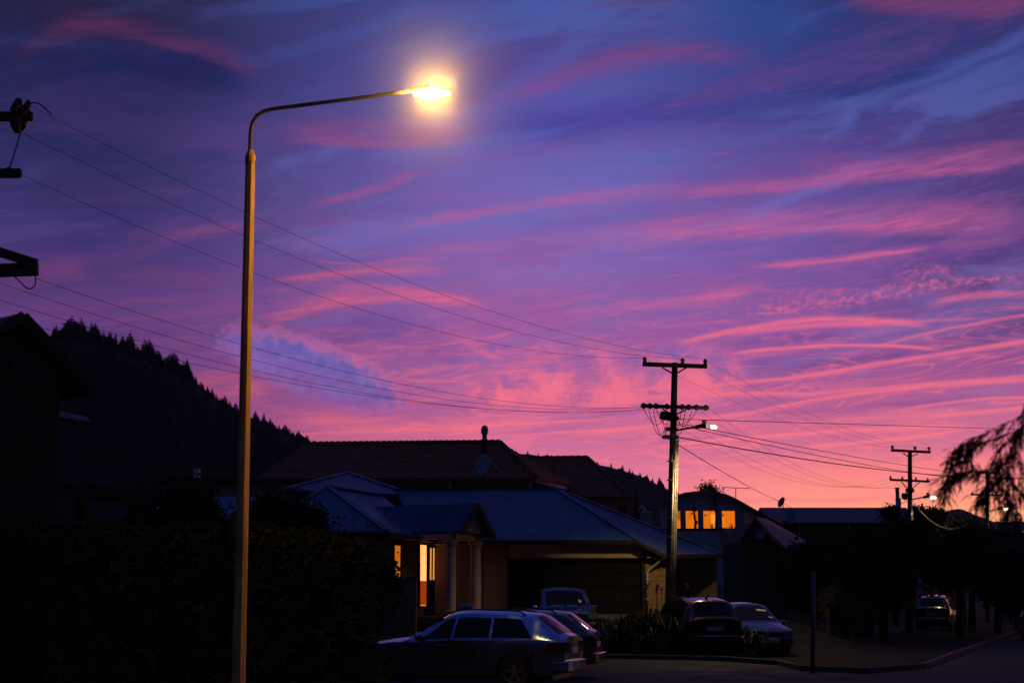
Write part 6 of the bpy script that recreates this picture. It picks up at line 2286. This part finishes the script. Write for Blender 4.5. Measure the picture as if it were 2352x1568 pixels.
def leafy(path, per, twig_r):
    MB_T.tube(path, [max(0.0012, twig_r * (1 - 0.8 * i / len(path))) for i in range(len(path))], 4)
    for i, p in enumerate(path):
        d0 = (path[min(i + 1, len(path) - 1)] - path[max(i - 1, 0)]).normalized()
        for k in range(per):
            sd_ = Vector((rnd.uniform(-1, 1), rnd.uniform(-.8, .8), rnd.uniform(-.8, .6)))
            d = (d0 * rnd.uniform(.5, 1.1) + sd_ * 0.75 + Vector((0, 0, -0.22))).normalized()
            l = rnd.uniform(0.05, 0.13)
            w_ = d.cross(Vector((rnd.uniform(-1, 1), 1, rnd.uniform(-.3, .3)))).normalized() * rnd.uniform(.0032, .0062)
            q = p + d * l * .45
            lv.quad(p, q + w_, p + d * l + Vector((0, 0, -.15 * l)), q - w_)


MB_T = MB()
for bi, pts in enumerate(boughs):
    dz = rnd.uniform(-0.2, 0.2)
    path = bez([P(x, y, BD + dz) for x, y in pts], 9)
    leafy(path, 1, 0.0045)
    for i in range(3, len(path), 3):
        d0 = (path[min(i + 1, len(path) - 1)] - path[i - 1]).normalized()
        sd_ = Vector((rnd.uniform(-1.0, 0.5), rnd.uniform(-.6, .6), rnd.uniform(-.7, .45)))
        d = (d0 * .8 + sd_ * .8).normalized()
        ln_ = rnd.uniform(0.08, 0.24) * (0.6 + 0.7 * (1 - abs(2 * i / len(path) - 1)))
        tw = [path[i] + d * ln_ * t + Vector((0, 0, -0.35 * ln_ * t * t)) for t in (0, .2, .4, .6, .8, 1.0)]
        leafy(tw, 2, 0.002)
# the rest of the crown, outside the photograph's edge
for k in range(26):
    a_ = Vector((rnd.uniform(5.3, 6.6), BD + rnd.uniform(-0.9, 1.1), rnd.uniform(3.1, 4.6)))
    d_ = Vector((rnd.uniform(-1, 1), rnd.uniform(-1, 1), 0)) * 0.7
    path = [a_ + d_ * t + Vector((0, 0, -0.9 * t * t)) for t in (0, .15, .3, .45, .6, .75, .9, 1.05)]
    leafy([Vector((4.9, BD, 3.2)).lerp(a_, t) for t in (0, .33, .66, 1)] + path[1:], 6, 0.006)
MB_T.build('twig', BARK, bt)
lv.build('leaves', LEAF3, bt)

# ------------------------------------------------------------------ street furniture and small things
sp = thing('sign_post', 'plain blue steel signpost standing at the street corner', 'sign post', P(1868, 1540, 34) * 1.0)
a, b2 = P(1866.5, 1545, 34), P(1868.5, 1314, 34)
MB().tube([Vector((a.x, 34, 0)), b2], 0.050, 12).build('post', SAILBLUE, sp, smooth=True)
MB().lathe(b2, (0, 0, 1), [(0, .052), (.02, .05), (.03, 0)], 12).build('cap', SAILBLUE, sp)

lbx = thing('letterbox', 'pale blue letterbox with a curved lid on a block pillar behind the silver estate roof', 'letterbox', P(1070, 1440, 41))
a, b2 = P(1053, 1412, 41), P(1088, 1387, 41)
MB().box((a.x - .0, 40.8, 0), (b2.x - .03, 41.2, a.z)).build('pillar', BRICK, lbx)
bx = MB()
xs_ = [(a.x, a.z + .003), (b2.x, a.z + .003), (b2.x, b2.z - .05), (b2.x - .05, b2.z - .01), (b2.x - .14, b2.z), (a.x, b2.z)]
bx.prism([(x, 40.78, z) for x, z in xs_], (0, .44, 0))
bx.build('box', PAPER, lbx, bevel=0.012)
MB().box((a.x + .06, 40.765, a.z + .17), (b2.x - .08, 40.782, a.z + .20)).build('slot', TRIMBLACK, lbx)
lb2 = thing('letterbox', 'dark letterbox on a post among the lit bushes right of the signpost', 'letterbox', P(1908, 1420, 52))
a, b2 = P(1888, 1386, 52), P(1912, 1368, 52)
MB().box((a.x, 51.8, a.z), (b2.x, 52.2, b2.z)).build('box', TRIMBLACK, lb2, bevel=0.02)
MB().box(((a.x + b2.x) / 2 - .05, 51.95, 0), ((a.x + b2.x) / 2 + .05, 52.05, a.z - .003)).build('post', TIMBER, lb2)
c_ = P(1912, 1378, 53.5)
tree('garden_bush', 'pale twiggy bush behind the dark letterbox right of the signpost', 'bush', (c_.x, 53.5, 0), (c_.x, 53.5, c_.z - .1), (.55, .5, .55), 91, 60, 34, .12, .05, m=mat('dry foliage', (0.13, 0.10, 0.06), 0.9, var=.3), trunk_r=.05, shell=.3)
c_ = P(1960, 1390, 52.5)
tree('garden_bush', 'low dark bush just right of the pale twiggy bush', 'bush', (c_.x, 53, 0), (c_.x, 53, c_.z - .3), (.9, .6, .8), 92, 70, 40, .14, .07, trunk_r=.05, shell=.3)

fc = thing('board_fence', 'brown board fence catching lamplight beside the far pale car', 'fence', P(2190, 1395, 80))
fa_, fb_ = P(2166, 1395, 80.5), P(2217, 1395, 79.5)
nb = 12
for k in range(nb):
    x0_, x1_ = fa_.lerp(fb_, k / nb), fa_.lerp(fb_, (k + .92) / nb)
    MB().box((x0_.x, x0_.y - .02, 0.05), (x1_.x, x0_.y + .02, P(2190, 1344, 80).z + .03 * ((k * 7) % 3))).build('board', mat('brown fence board', (0.16, 0.09, 0.05), .8, var=.3, stretch=(3, 3, .5)), fc)
for z in (.4, 1.6):
    MB().bar((fa_.x, fa_.y + .05, z), (fb_.x, fb_.y + .05, z), .05, .09).build('rail', TIMBER, fc)
for q in (fa_, fb_):
    MB().box((q.x - .06, q.y + .03, 0), (q.x + .06, q.y + .15, P(2190, 1340, 80).z)).build('post', TIMBER, fc)
mast = thing('antenna_mast', 'thin grey mast standing before the long low house', 'mast', P(1950, 1330, 100))
a, b2 = P(1950, 1340, 100), P(1949, 1196, 100)
MB().tube([Vector((a.x, 100, 0)), b2], .035, 8).build('tube', GALV, mast)
MB().bar(b2 - Vector((.25, 0, 0)), b2 + Vector((.25, 0, 0)), .03, .03).build('bracket', GALV, mast)
